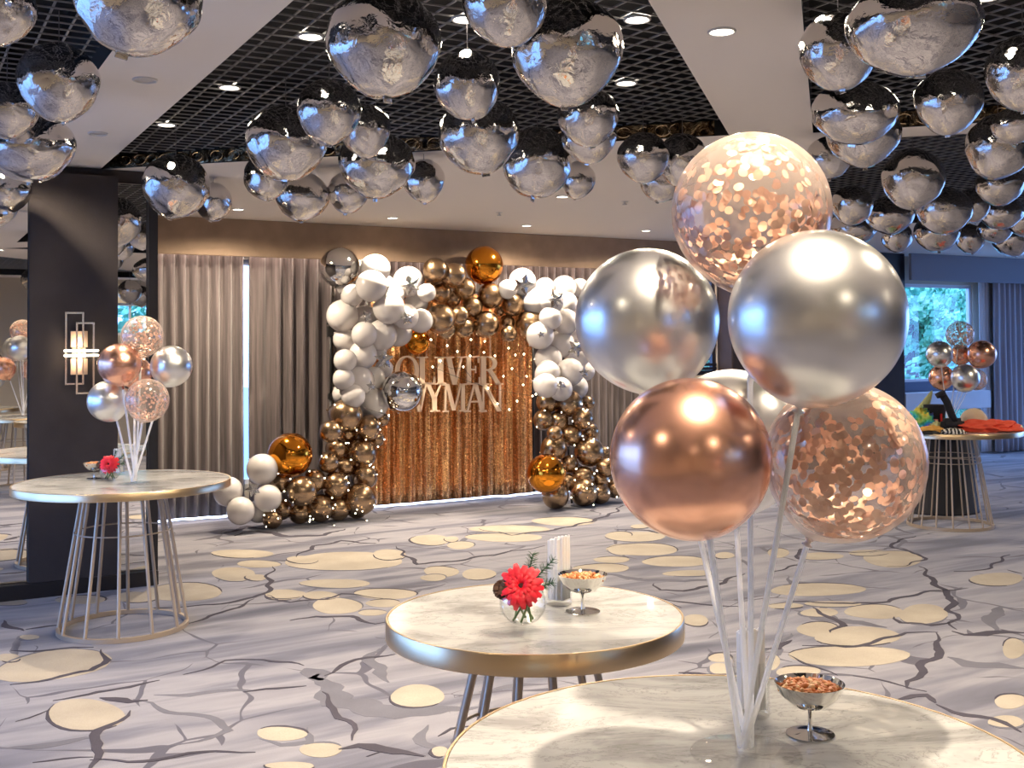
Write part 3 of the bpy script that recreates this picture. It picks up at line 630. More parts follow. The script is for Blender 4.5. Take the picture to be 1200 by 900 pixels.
tabme = fin(bevbox(-.10, .10, -.015, .015, -1.10, -.93, .01, 1), 'tab'); tabme.materials.append(FOIL)
ZN = ['far left cluster under the ceiling', 'pair beside the left partition', 'cluster above the left shoulder of the garland', 'centre cluster under the grid', 'cluster left of the confetti balloon', 'upper right cluster', 'far right cluster over the window']
FO = [(0,-2,8,84,90),(0,160,-8,150,132),(0,69,95,94,86),(0,34,170,104,78),(0,8,128,74,62),(0,4,224,60,50),
 (1,206,217,78,70),(1,250,236,44,44),
 (2,450,49,136,120),(2,386,130,76,72),(2,335,166,96,84),(2,428,152,60,66),(2,441,192,88,74),(2,354,229,64,54),(2,311,208,52,58),(2,497,211,50,48),(2,408,225,48,46),
 (3,548,99,78,78),(3,562,158,96,84),(3,592,0,104,100),(3,664,58,134,118),(3,689,136,72,64),(3,690,160,66,56),(3,630,190,82,80),(3,677,210,42,48),
 (4,754,184,60,56),(4,800,187,62,60),(4,775,216,50,38),
 (5,983,58,94,88),(5,1071,27,158,108),(5,1002,130,100,70),(5,1011,156,86,72),(5,972,184,52,48),(5,1111,118,78,72),(5,1199,84,84,106),(5,1170,171,74,80),(5,1070,209,72,68),(5,1190,146,56,40),
 (6,1172,216,56,44),(6,999,240,48,44),(6,1043,251,58,42),(6,1000,266,52,40),(6,1051,277,36,34),(6,1107,246,64,52),(6,1098,272,52,42),(6,1137,279,34,36),(6,1173,248,50,38),(6,1167,268,42,30),(6,1187,281,44,36),(6,1200,258,40,34),(6,1140,240,40,40)]
rank = {}
for z in range(7):
    for i, f in enumerate(sorted([f for f in FO if f[0] == z], key=lambda f: f[2])): rank[f] = i
def incof(p):
    u_, w_ = uw(p)
    for poly in COF.values():
        ins = False
        for i in range(len(poly)):
            (x1, y1), (x2, y2) = poly[i], poly[i-1]
            if (y1 > w_) != (y2 > w_) and u_ < (x2-x1)*(w_-y1)/(y2-y1)+x1: ins = not ins
        if ins: return True
    return False
def foil(c, D, Dz, label, group, seed):
    rnd = random.Random(seed); e = mk('foil_balloon', FOILS[seed % 9]); e.location = c; e.rotation_euler = (rnd.uniform(-.2, .2), rnd.uniform(-.25, .25), rnd.random()*6.28); e.scale = (D/2, D/2, Dz/2/.95)
    tag(e, label, 'balloon', group); mk('tab', tabme, None, e)
    top = Dz*.5*.9; L = max(.01, CEIL+(.1 if incof(c) else -.004)-c.z-top); s = D/2; sz = Dz/2/.95
    rb = mk('ribbon', ribme, None, e); 
    # upright in the world although the balloon leans
    M = e.matrix_basis.inverted() @ (Matrix.Translation(Vector((c.x, c.y, c.z+top))) @ Matrix.Diagonal((.0022, .0022, L, 1)))
    rb.matrix_local = M
    return e
IT = []
for i, f in enumerate(FO):
    zn, x, y, wpx, hpx = f; hor = 408-.0094*(x-600); q = (hor-y)/wpx
    D = min(.43, (CEIL-H-.03)/(q+.52*min(1.05, hpx/wpx+.08))); c = Pd(x, y, D*F/wpx)
    k = 1.
    while uw(c)[0] < 2.1 and uw(c)[1]+D*.55 > 8.25: c = CAM+(c-CAM)*.98; D *= .98
    IT.append([c, D, f, i])
def relax(items, rad, kmin, n=60, tol=.93):
    sc = [1.]*len(items)
    for _ in range(n):
        ch = False
        for a in range(len(items)):
            for b in range(a):
                A, B = items[a], items[b]
                if (A[0]-B[0]).length < (A[1]+B[1])*rad*tol:
                    k = a if (A[0]-CAM).length < (B[0]-CAM).length else b
                    if sc[k] > kmin: items[k][0] = CAM+(items[k][0]-CAM)*.985; items[k][1] *= .985; sc[k] *= .985; ch = True
        if not ch: break
relax(IT, .5, .72)
for c, D, f, i in IT:
    zn, x, y, wpx, hpx = f
    foil(c, D, D*min(1.02, hpx/wpx*1.02+.02), f'crumpled silver foil balloon, {ordn(rank[f])} in the {ZN[zn]}', 'silver foil ceiling balloons', i+1)
rnd = random.Random(11); PL = []
for i in range(400):
    u_ = rnd.uniform(-2.8, 7.5); w_ = rnd.uniform(-3.9, 1.6); p = UW(u_, w_, rnd.uniform(2.6, 2.78))
    if p.y > .8 or abs(u_)+abs(w_) < .6 or (p-UW(0, 0, 2.7)).length < .6 or any((p-q).length < .46 for q in PL) or len(PL) > 23: continue
    PL.append(p)
PL.sort(key=lambda p: (p-CAM).length)
for i, p in enumerate(PL):
    foil(p, .38, .37, f'silver foil balloon behind the viewer, {["nearest", "second nearest", "third nearest", "fourth nearest", "fifth nearest", "sixth nearest", "seventh nearest", "eighth nearest", "ninth nearest", "tenth nearest", "eleventh nearest", "twelfth nearest"][i % 12]} of the {"nearer" if i < 12 else "farther"} dozen seen from the camera', 'foil balloons behind the viewer', 60+i)
# ---- garland
GW = {'wl': [(440,315.3,16),(435.3,335.3,17.3),(453,334,10),(413,346,12),(478.7,330,16.7),(414.7,324,7.5),(422,312,7),(402.7,336,8),(401.3,370,17.3),(428,372,13.5),(456,361.3,17),(476,371.3,14),(461,346.7,12),(488,354.7,12.7),(493.3,376,13),(466.7,390,15),(446.7,393,17),(427,392,14),(500,343,10)],
 'wc': [(404,398,12.5),(425.3,416,15.5),(404.7,422.7,12.5),(442,409,11),(420.7,446,16.5),(437,444,13.5),(403,444,12),(401,462.7,10.5),(436.7,472.7,17.3),(414,464,13),(450,432,10)],
 'wf': [(307.3,550,16.7),(267.3,576,16),(282,598.7,15),(314,584,14.7),(303,599,12.5)],
 'gc': [(405.2,486.8,18),(431.6,501,14),(447.7,490.6,9),(387.2,505.7,12.3),(408,508.6,10.5),(394.8,525.6,12.5),(424,531.2,16.8),(441,514.2,9.5),(385.3,542.2,11.5),(403.3,547.3,11.6),(427.8,557.7,14.2)],
 'gf': [(368.3,563.3,12.5),(393.8,569,15),(422.2,585,17.5),(354,575.6,16),(375,595.4,15.2),(396.7,604,13),(418.4,608.7,11.5),(351.3,607,12.3),(330,565.3,11),(330,597,11.5),(319.3,609,11)],
 'gt': [(510,316.7,13.6),(531.3,322.7,13.9),(506,326.7,8.8),(515.3,342.7,12.6),(544,338.7,12.4),(530,350.7,9),(516,374,16.2),(538,369.3,10.5),(553.3,360,11.5),(544,384,11),(574.7,346.7,14.2),(569.3,380,14.6),(600.7,356.7,13.2),(585,365,5.5),(594,378,8.6),(596,390.7,9.2),(622,380.7,16.8),(522,386,11)],
 'wr': [(612,330.7,15.2),(595,339,10.5),(638.7,337,11),(661.3,336.7,13),(679,337,10),(626.7,352.7,15),(646.7,354,13),(664,355,12),(645,373,12.5),(662.7,377,14),(633,393,15),(657,403,15),(674,393,13),(642.7,420.7,15),(676,417,14)],
 'ws': [(642,437,13.6),(686,435,10.5),(668,436,15),(639.7,452,13.3),(675,454,13.3),(657,456,13)],
 'gr': [(641.3,471.5,11.8),(666.3,473.3,15.8),(688.7,472.4,7.8),(637,492.2,11.3),(654.3,494,11.3),(682.7,491.3,11.8),(669,510.3,12.2),(691.3,506,9.8),(650,507.7,8.5),(649,525,14),(690.4,530,16.4),(706,534,11)],
 'gq': [(667,544,10),(709.4,548.2,10.4),(683.5,560.2,12.8),(703.3,562.8,10.3),(664.6,565.4,9.5),(651,586,14.6),(684.4,584.3,15.2),(703,582.6,11.8),(719.7,572.3,10.5)]}
GD = {'wl': ('w', 'white balloon', 'left shoulder of the garland', lambda x, y: 10.72), 'wc': ('w', 'white balloon', 'left upright of the garland', lambda x, y: 10.70), 'wf': ('w', 'white balloon', 'white cluster on the floor left of the garland', lambda x, y: 10.42),
      'gc': ('g', 'dark gold balloon', 'left upright of the garland', lambda x, y: 10.68-(y-487)/80*.15), 'gf': ('g', 'dark gold balloon', 'left foot of the garland', lambda x, y: 10.42), 'gt': ('g', 'dark gold balloon', 'top cluster of the garland', lambda x, y: 10.70),
      'wr': ('w', 'white balloon', 'right shoulder of the garland', lambda x, y: 10.7-(y-330)/100*.25), 'ws': ('w', 'white balloon', 'right upright of the garland', lambda x, y: 10.42), 'gr': ('g', 'dark gold balloon', 'right upright of the garland', lambda x, y: 10.35-(y-470)/65*.22), 'gq': ('g', 'dark gold balloon', 'right foot of the garland', lambda x, y: 10.08-(y-544)/45*.16)}
GI = []
for key, lst in GW.items():
    kd, nm, place, fn = GD[key]; srt = sorted(lst, key=lambda q: q[1])
    for (x, y, rp) in lst:
        w0 = fn(x, y)-(rp-12)*.012; c = atw(x, y, w0); dep = (c-CAM).dot(FW); GI.append([c, rp/F*dep*1.09, (x, y, rp), key])
relax(GI, 1., .982, 60, .78)
for c, r, (x, y, rp), key in GI:
    if True:
        kd, nm, place, fn = GD[key]; srt = sorted(GW[key], key=lambda q: q[1])
        if c.z-r < .004: c.z = r+.004
        rn = random.Random(int(x*10+y)); tl = (WA*-1*rn.uniform(.3, 1.2)+UA*rn.uniform(-1, 1)+Vector((0, 0, rn.uniform(-1, 1))))
        balloon(kd, c, r, None, f'{nm}, {ordn(srt.index((x, y, rp)))} of the {nm.split()[-2]} ones in the {place}' if key != 'wf' else f'{nm}, {ordn(srt.index((x, y, rp)))} in the {place}', 'garland balloons, '+place, False, tilt=tl)
# orbs: two-panel foil spheres with a seam
def orbme(m):
    bm = bmesh.new(); bmesh.ops.create_uvsphere(bm, u_segments=72, v_segments=48, radius=1)
    for v in bm.verts:
        d = v.co.normalized(); s = max(0, 1-abs(d.y)*7); a = math.atan2(d.z, d.x); v.co *= 1+.006*s*math.sin(a*34)+.012*s
    me = fin(bm, 'orb', True); me.materials.append(m); return me
OM = {'o': orbme(ORBO), 's': orbme(ORBS)}
for (k, x, y, rp, w0, lab) in [('s',398,313.3,23.7,10.75,'mirror silver orb balloon topping the left corner of the garland'),('o',567.3,310.7,22.5,10.72,'shiny orange orb balloon topping the middle of the garland'),('o',489,401,15,10.85,'small shiny orange orb balloon under the garland beside the letters'),
    ('s',471.5,459.3,24.5,10.42,'mirror silver orb balloon in front of the sign'),('o',340,533.3,26,10.42,'shiny orange orb balloon above the left foot of the garland'),('o',640.5,555,23,9.72,'shiny orange orb balloon at the right foot of the garland')]:
    c = atw(x, y, w0); r = rp/F*(c-CAM).dot(FW); o = mk('orb_balloon', OM[k], None, None, c, (R(15), 0, TH+R(25)), r); tag(o, lab, 'balloon', 'orb balloons of the garland')
    tube_b = bmesh.new(); tube(tube_b, (0, 0, -1.0), (0, 0, -1.06), .05, 8); obj('valve', tube_b, ORBO if k == 'o' else ORBS, o)
# foil stars
def starme():
    bm = bmesh.new(); n = 5; P = []
    for i in range(n*2):
        a = math.pi/2+math.pi*i/n; r = 1 if i % 2 == 0 else .5; P.append((r*math.cos(a), r*math.sin(a)))
    ring = [bm.verts.new((x, 0, z)) for x, z in P]; mids = {}
    for s in (-1, 1):
        c = bm.verts.new((0, s*.36, 0)); inner = [bm.verts.new((x*.5, s*.27, z*.5)) for x, z in P]
        for i in range(2*n):
            j = (i+1) % (2*n); bm.faces.new((ring[i], ring[j], inner[j], inner[i])); bm.faces.new((inner[i], inner[j], c))
    bmesh.ops.subdivide_edges(bm, edges=bm.edges[:], cuts=1, use_grid_fill=True)
    for v in bm.verts:
        v.co += Vector((noise.noise(v.co*4), noise.noise(v.co*4+Vector((5, 0, 0))), noise.noise(v.co*4+Vector((0, 5, 0)))))*.035
    me = fin(bm, 'star', False); me.materials.append(STAR); return me
SM = starme()
for (x, y, rp, w0, lab) in [(481,333,12.5,10.28,'large one at the top of the left shoulder'),(429.5,371,7,10.22,'small one on the left shoulder above the upright'),(477,373,8,10.22,'mid-sized one at the inner edge of the left shoulder'),(450,421,11,10.22,'at the inner edge of the left upright, above the silver orb'),(435,452,5.5,10.18,'tiny one low on the left upright'),
    (296,573,9,10.02,'in the white cluster on the floor'),(613,333,12.5,10.22,'large one at the top of the right shoulder'),(650.5,350,11,10.12,'on the right shoulder next to the tallest balloons'),(675.5,408,10.5,9.92,'on the right upright beside the silver balloon'),(684.5,436.5,6,9.92,'small one lower on the right upright'),(658,451,6,9.9,'small one just above the gold balloons of the right upright'),(634,392,4,10.02,'tiny one at the inner edge of the right upright')]:
    c = atw(x, y, w0); r = rp/F*(c-CAM).dot(FW); o = mk('star_balloon', SM, None, None, c, (R(random.uniform(4, 14)), R(random.uniform(-30, 30)), TH-R(25)), r*1.12); tag(o, 'silver foil star balloon, '+lab, 'star balloon', 'foil star balloons')
    tb = bmesh.new(); tube(tb, (0, 0, -.45), (.02, .05, -.8), .04, 6); obj('tail', tb, STAR, o)
# hidden frame that carries the garland
fe = empty('garland_frame', UW(4.0, 10.95, 0)); tag(fe, 'thin dark hoop frame carrying the balloon garland in front of the curtain', 'stand')
def L_(p): return p-fe.location
fa = atw(408, 600, 10.85); fb_ = atw(410, 350, 10.9); fc = atw(655, 350, 10.9); fd = atw(670, 590, 10.2)
for nm, a, b in (('post', Vector((fa.x, fa.y, 0)), Vector((fa.x, fa.y, fb_.z))), ('crossbar', Vector((fa.x, fa.y, fb_.z)), fc), ('post', fc, Vector((fd.x, fd.y, 0)))):
    bm = bmesh.new(); tube(bm, L_(a), L_(b), .012, 8); obj(nm, bm, BLK, fe, True)

# ================================================================== BACKDROP, SIGN, FAIRY LIGHTS
bd = empty('sequin_backdrop', UW(5.7, 11.05, 0), TH); tag(bd, 'copper gold sequin curtain backdrop hanging between the garland uprights', 'backdrop')
ul, ur = uw(atw(437, 450, 11.0))[0]-5.7, uw(atw(626, 450, 11.0))[0]-5.7
bm = bmesh.new(); n = int((ur-ul)/.01); V = []
for j in range(15):
    row = []
    for i in range(n+1):
        x = ul+(ur-ul)*i/n; f = j/14
        a = .045*math.sin(x*38+2.2*noise.noise(Vector((x*2, 0, 0)))*2+.4*noise.noise(Vector((x*3, f*2, 1))))+.02*math.sin(x*110+3*noise.noise(Vector((x*4, 3, 0))))
        row.append(bm.verts.new((x, a, .03+2.28*f)))
    V.append(row)
for j in range(14):
    for i in range(n): bm.faces.new((V[j][i], V[j][i+1], V[j+1][i+1], V[j+1][i]))
sq = obj('sequin_fabric', bm, SEQ, bd, True); md = sq.modifiers.new('thickness', 'SOLIDIFY'); md.thickness = .004
for x in (ul-.03, ur+.03):
    bm = bmesh.new(); tube(bm, (x, .03, .0), (x, .03, 2.34), .014, 10); obj('pole', bm, BLK, bd, True)
bm = bmesh.new(); tube(bm, (ul-.03, .03, 2.34), (ur+.03, .03, 2.34), .012, 10); obj('crossbar', bm, BLK, bd, True)
# black light stand left of the garland
ls = empty('light_stand', UW(4.06, 11.08, 0), TH); tag(ls, 'thin black telescopic stand with crossbar left of the white balloons', 'stand')
bm = bmesh.new(); tube(bm, (0, 0, .0), (0, 0, 1.2), .016, 8); obj('lower_tube', bm, BLK, ls, True); bm = bmesh.new(); tube(bm, (0, 0, 1.2), (0, 0, 1.98), .011, 8); obj('upper_tube', bm, BLK, ls, True)
bm = bmesh.new(); tube(bm, (-.04, 0, 1.98), (.22, 0, 1.98), .012, 8); obj('crossbar', bm, BLK, ls, True); obj('clamp', bevbox(-.03, .035, -.03, .03, 1.84, 1.95, .005), BLK, ls); obj('clamp', bevbox(-.025, .025, -.03, .03, 1.18, 1.24, .005), BLK, ls)
for a in (0, 2.1, 4.2):
    bm = bmesh.new(); tube(bm, (0, 0, .32), (.28*math.cos(a), .1*math.sin(a), .012), .009, 6); obj('leg', bm, BLK, ls, True)
# sign letters: serif capitals, cap height 1
def quad(bm, a, b, c, d, t=.5):
    A = [bm.verts.new((x, -t/2, z)) for x, z in (a, b, c, d)]; B = [bm.verts.new((x, t/2, z)) for x, z in (a, b, c, d)]
    bm.faces.new(A); bm.faces.new(B[::-1])
    for i in range(4): bm.faces.new((A[i], B[i], B[(i+1) % 4], A[(i+1) % 4]))
def rc(bm, x0, x1, z0, z1): quad(bm, (x0, z0), (x1, z0), (x1, z1), (x0, z1))
def bar(bm, x0, z0, x1, z1, w): quad(bm, (x0-w/2, z0), (x0+w/2, z0), (x1+w/2, z1), (x1-w/2, z1))
def arc(bm, cx, cz, rx, rz, a0, a1, wx, wz, n=22):
    for i in range(n):
        p = [R(a0+(a1-a0)*k/n) for k in (i, i+1)]
        quad(bm, (cx+rx*math.cos(p[0]), cz+rz*math.sin(p[0])), (cx+rx*math.cos(p[1]), cz+rz*math.sin(p[1])), (cx+(rx-wx)*math.cos(p[1]), cz+(rz-wz)*math.sin(p[1])), (cx+(rx-wx)*math.cos(p[0]), cz+(rz-wz)*math.sin(p[0])))
def glyph(ch):
    bm = bmesh.new(); s = .05; T = .17; th = .07
    if ch == 'O': arc(bm, .45, .5, .45, .53, 0, 360, .16, .06, 36); w = .9
    elif ch == 'L': rc(bm, .10, .10+T, 0, 1); rc(bm, 0, .38, 1-s, 1); rc(bm, 0, .62, 0, s*1.3); quad(bm, (.52, 0), (.62, 0), (.62, .28), (.58, .28)); w = .65
    elif ch == 'I': rc(bm, .10, .10+T, 0, 1); rc(bm, 0, .37, 1-s, 1); rc(bm, 0, .37, 0, s); w = .37
    elif ch == 'V': bar(bm, .20, 1, .42, 0, T); bar(bm, .68, 1, .44, 0, th); rc(bm, .02, .40, 1-s, 1); rc(bm, .52, .84, 1-s, 1); w = .86
    elif ch == 'E': rc(bm, .10, .10+T, 0, 1); rc(bm, 0, .60, 1-s, 1); rc(bm, 0, .64, 0, s); rc(bm, .2, .48, .5, .56); rc(bm, .56, .60, .76, 1); rc(bm, .59, .64, 0, .26); rc(bm, .44, .48, .40, .66); w = .66
    elif ch == 'R': rc(bm, .10, .10+T, 0, 1); rc(bm, 0, .34, 1-s, 1); rc(bm, 0, .37, 0, s); arc(bm, .34, .745, .32, .255, -90, 90, .15, .055, 14); rc(bm, .2, .36, .945, 1); rc(bm, .2, .36, .49, .545); bar(bm, .40, .52, .72, 0, T); rc(bm, .62, .86, 0, s); w = .86
    elif ch == 'W': bar(bm, .18, 1, .40, 0, T); bar(bm, .60, 1, .42, 0, th); bar(bm, .58, 1, .84, 0, T); bar(bm, 1.12, 1, .88, 0, th); rc(bm, 0, .36, 1-s, 1); rc(bm, .44, .74, 1-s, 1); rc(bm, .98, 1.26, 1-s, 1); w = 1.28
    elif ch == 'Y': bar(bm, .18, 1, .44, .45, T); bar(bm, .70, 1, .47, .45, th); rc(bm, .36, .36+T, 0, .5); rc(bm, 0, .38, 1-s, 1); rc(bm, .56, .86, 1-s, 1); rc(bm, .26, .64, 0, s); w = .86
    elif ch == 'M': bar(bm, .14, 0, .16, 1, th); bar(bm, .22, 1, .52, .05, T); bar(bm, .84, 1, .54, .05, th); rc(bm, .84, .84+T, 0, 1); rc(bm, 0, .28, 1-s, 1); rc(bm, .78, 1.1, 1-s, 1); rc(bm, .02, .28, 0, s); rc(bm, .74, 1.1, 0, s); w = 1.1
    elif ch == 'A': bar(bm, .14, 0, .44, 1, th); bar(bm, .74, 0, .46, 1, T); rc(bm, .22, .62, .32, .38); rc(bm, 0, .28, 0, s); rc(bm, .60, .90, 0, s); w = .9
    elif ch == 'N': bar(bm, .14, 0, .14, 1, th); bar(bm, .84, 0, .84, 1, th); bar(bm, .18, 1, .80, 0, T); rc(bm, 0, .26, 1-s, 1); rc(bm, .70, .98, 1-s, 1); rc(bm, .02, .28, 0, s); w = .98
    return bm, w
SW = 10.88; so = atw(525, 482, SW); sg = empty('name_sign', so, TH); tag(sg, 'cream cut-out serif letter sign in two rows before the sequin backdrop', 'sign')
uo = uw(so)[0]
def px2(x, y): p = atw(x, y, SW); return uw(p)[0]-uo, p.z-so.z
for row in ([('O', 463, 491, 418, 450.5), ('L', 488, 511, 418, 450.5), ('I', 509, 523, 418, 450.5), ('V', 519, 547, 418, 450.5), ('E', 544, 563, 417.5, 450.5), ('R', 560, 589, 417.5, 450.5)],
            [('W', 467, 504, 449, 482), ('Y', 495, 522, 449, 482), ('M', 518, 547, 450, 482), ('A', 543, 570, 449, 482), ('N', 562, 590, 450, 482)]):
    for (ch, x0, x1, y0, y1) in row:
        bm, w = glyph(ch); a, zt = px2(x0, y0); b, zb = px2(x1, y1)
        for v in bm.verts: v.co = Vector((a+(b-a)*v.co.x/w, v.co.y*.04, zb+(zt-zb)*v.co.z))
        obj('letter', bm, SIGN, sg)
for x in (500, 575):
    a, z = px2(x, 418); bm = bmesh.new(); tube(bm, (a, 0, z-.01), (a, .03, 2.34-so.z), .0015, 5); obj('hanging_thread', bm, RIM, sg)
# fairy lights
bulb = fin(lathe([(0, -1), (.6, -.8), (1, 0), (.6, .8), (0, 1)], 8), 'bulb', True); bulb.materials.append(BULB)
def fairy(pts, w0, label, r=.009):
    P = [atw(x, y, w0) for x, y in pts]; e = empty('fairy_lights', P[0]); tag(e, label, 'fairy lights'); bm = bmesh.new()
    for a, b in zip(P, P[1:]):
        pp = []
        for i in range(7):
            q = a.lerp(b, i/6); q.z -= .05*math.sin(math.pi*i/6); pp.append(q-e.location)
        path(bm, pp, .0018, 4)
    obj('wire', bm, WIRE, e)
    for p in P: mk('bulb', bulb, None, e, p-e.location, None, r)
fairy([(505,398),(524,405),(536,412),(552,398),(568,400),(551,417),(567,413),(580,417),(596,408),(604,416),(614,415),(600,432),(617,441),(613,451),(590,441),(606,470),(597,480),(583,473),(572,455),(543,430),(516,423),(507,430),(624,464),(627,421),(628,442),(628,462)], 10.84, 'warm fairy light string over the upper sequin backdrop and sign')
def onbal(keys, cnt, seed, label, w0):
    rn = random.Random(seed); pts = []; L = [b for k in keys for b in GW[k]]
    L.sort(key=lambda b: b[1])
    for b in L:
        for _ in range(cnt):
            a = rn.random()*6.28; pts.append((b[0]+b[2]*math.cos(a), b[1]+b[2]*math.sin(a), b))
    e = None; P = []
    for (x, y, b) in pts: P.append(atw(x, y, w0(b)))
    e = empty('fairy_lights', P[0]); tag(e, label, 'fairy lights'); bm = bmesh.new()
    for a, b in zip(P, P[1:]): path(bm, [a-e.location, (a.lerp(b, .5)-e.location)+WA*.12, b-e.location], .0015, 3)
    obj('wire', bm, WIRE, e)
    for p in P: mk('bulb', bulb, None, e, p-e.location, None, .0055)
onbal(['gc', 'gf'], 3, 5, 'tiny fairy lights strung over the gold balloons of the left upright', lambda b: 10.18 if b[1] > 560 else 10.38)
onbal(['gr', 'gq'], 2, 6, 'tiny fairy lights strung over the gold balloons of the right upright', lambda b: 9.66 if b[1] > 540 else 10.0)

# ================================================================== TABLES
def table(name_label, x, y, r, nleg, rt, rb_w, band=.052, rings=(.60,), lr=.011, offs=15):
    e = empty('round_table', (x, y, 0)); tag(e, name_label, 'table', 'round marble tables')
    obj('tabletop', lathe([(0, TZ-.02), (r-.004, TZ-.02), (r-.004, TZ-.002), (r-.006, TZ), (0, TZ)], 96), MARB, e, auto=40)
    bm = bmesh.new(); n = 96; prof = [(r-.004, TZ-band), (r+.001, TZ-band), (r+.003, TZ-band+.002), (r+.003, TZ-.002), (r+.001, TZ+.001), (r-.004, TZ+.001)]
    lathe(prof+[prof[0]], n, bm); bmesh.ops.remove_doubles(bm, verts=bm.verts, dist=1e-5); obj('metal_band', bm, BRASS, e, auto=40)
    bm = bmesh.new(); lathe([(0, TZ-.045), (rt+.03, TZ-.045), (rt+.03, TZ-.02), (0, TZ-.02)], 48, bm); obj('mounting_plate', bm, LEG, e, auto=40)
    bm = bmesh.new(); ringt(bm, rb_w, 0, .014, 72, sq=(.012, .013)); obj('base_ring', bm, LEG, e, auto=40)
    for zr in rings:
        f = 1-zr/(TZ-.03); rr = rb_w*(1-f)+rt*f if False else rb_w+(rt-rb_w)*(zr/(TZ-.03)); bm = bmesh.new(); ringt(bm, rr+.004, .005, zr, 56, 6); obj('brace_ring', bm, LEG, e, True)
    for i in range(nleg):
        a = R(offs)+2*math.pi*i/nleg; c, s = math.cos(a), math.sin(a); bm = bmesh.new(); tube(bm, (rb_w*c, rb_w*s, .02), (rt*c, rt*s, TZ-.03), lr, 10); obj('leg', bm, LEG, e, auto=40)
    return e
table('round marble bar table with champagne metal band at the left, before the charcoal panel', LT.x, LT.y, .64, 12, .235, .375, .046)
MTB = Vector((.06, 3.335, 0)); table('round marble table with champagne metal band in the middle carrying the gerbera bowl', MTB.x, MTB.y, .443, 12, .155, .375, .058, (.55,), .0115)
FT = Vector((.427, 2.141, 0)); table('round marble table nearest the viewer, cut off by the lower edge', FT.x, FT.y, .566, 12, .2, .375, .05)
table('round marble table with many thin wire legs by the garden window', RTB.x, RTB.y, .645, 16, .235, .375, .046, (.66, .60), .008, 5)
table('round marble table behind the viewer, seen only in the mirror', MT.x, MT.y, .5, 12, .2, .36)
# ================================================================== TABLEWARE
def nutheap(e, r, z, n, seed):
    rn = random.Random(seed); base = [bmesh.new(), bmesh.new()]
    for i in range(n):
        a = rn.random()*6.283; q = math.sqrt(rn.random())*r*.9; h = (1-(q/r)**2)*.014; k = i % 3 == 0
        bm = base[1 if k else 0]; s0 = len(bm.verts); L = rn.uniform(.006, .010)
        M = Matrix.Translation((q*math.cos(a), q*math.sin(a), z+h)) @ Matrix.Rotation(rn.random()*6.28, 4, 'Z') @ Matrix.Rotation(rn.uniform(-.8, .8), 4, 'Y') @ Matrix.Diagonal((L*1.35, L*.8, L*.65, 1))
        bmesh.ops.create_icosphere(bm, subdivisions=1, radius=1, matrix=M)
    for bm, m in zip(base, (NUT, NUT2)): tag(obj('nuts', bm, m, e, True), kind='stuff')
def coupe(p, s, label, seed):
    e = empty('dessert_coupe', p, 0); tag(e, label, 'bowl', 'footed metal coupes'); R_ = .068*s; Hh = .102*s
    obj('cup', lathe([(0, Hh*.50), (.012*s, Hh*.50), (R_*.55, Hh*.58), (R_*.85, Hh*.78), (R_, Hh), (R_*.975, Hh), (R_*.82, Hh*.80), (R_*.5, Hh*.63), (0, Hh*.58)], 48), STEEL, e, auto=50)
    obj('stem', lathe([(0, .004), (.006*s, .004), (.0045*s, .02*s), (.0045*s, Hh*.46), (.009*s, Hh*.51), (0, Hh*.51)], 20), STEEL, e, auto=50)
    obj('foot', lathe([(0, 0), (.046*s, 0), (.047*s, .003), (.03*s, .004), (.006*s, .009), (0, .009)], 40), STEEL, e, auto=50)
    nutheap(e, R_*.92, Hh*.86, 150, seed); return e
def napglass(p, s, hg, hn, label, seed):
    e = empty('napkin_glass', p, random.Random(seed).random()); tag(e, label, 'glass', 'glasses of folded napkins'); r = .038*s
    obj('tumbler', lathe([(0, 0), (r*.92, 0), (r*.96, .004), (r, hg), (r*.94, hg), (r*.88, .016), (0, .014)], 36), CLEAR, e, auto=50)
    rn = random.Random(seed)
    for k in range(5):
        bm = bmesh.new(); y0 = -.022*s+.011*s*k; n = 14; top = []; z1 = hn*(1-.02*k-.02*rn.random()); wv = .026*s*(1 if k in (1, 2, 3) else .75)
        A = []; B = []
        for i in range(n+1):
            x = -wv+2*wv*i/n; yy = y0+.003*math.sin(i*1.3+k)
            A.append((bm.verts.new((x, yy-.003, .018)), bm.verts.new((x*.98, yy-.003, z1+.004*math.sin(i*1.9+k*2)))))
            B.append((bm.verts.new((x, yy+.004, .018)), bm.verts.new((x*.98, yy+.004, z1+.004*math.sin(i*1.9+k*2)))))
        for i in range(n):
            bm.faces.new((A[i][0], A[i+1][0], A[i+1][1], A[i][1])); bm.faces.new((B[i][0], B[i][1], B[i+1][1], B[i+1][0])); bm.faces.new((A[i][1], A[i+1][1], B[i+1][1], B[i][1])); bm.faces.new((A[i][0], B[i][0], B[i+1][0], A[i+1][0]))
        bm.faces.new((A[0][0], A[0][1], B[0][1], B[0][0])); bm.faces.new((A[n][0], B[n][0], B[n][1], A[n][1]))
        obj('napkin', bm, NAPK, e)
    return e
def petal(L, Wd):
    bm = bmesh.new(); n = 6; rows = []
    for i in range(n+1):
        f = i/n; w = Wd*math.sin(min(1, .18+f*.95)*math.pi*.78)**.8*(1 if f < .85 else .7); x = .012+L*f; z = .010*math.sin(f*2.6)-.010*f*f
        rows.append([bm.verts.new((x, s*w/2, z+(.002 if s == 0 else 0)-0)) for s in (-1, 0, 1)])
    for a, b in zip(rows, rows[1:]):
        for k in (0, 1): bm.faces.new((a[k], a[k+1], b[k+1], b[k]))
    low = [bm.verts.new(v.co-Vector((0, 0, .0012))) for r in rows for v in r]
    for i in range(n):
        for k in (0, 1): a = i*3+k; bm.faces.new((low[a], low[a+3], low[a+4], low[a+1]))
    return fin(bm, 'petal', True)
PET = petal(.042, .017); PET.materials.append(RED)
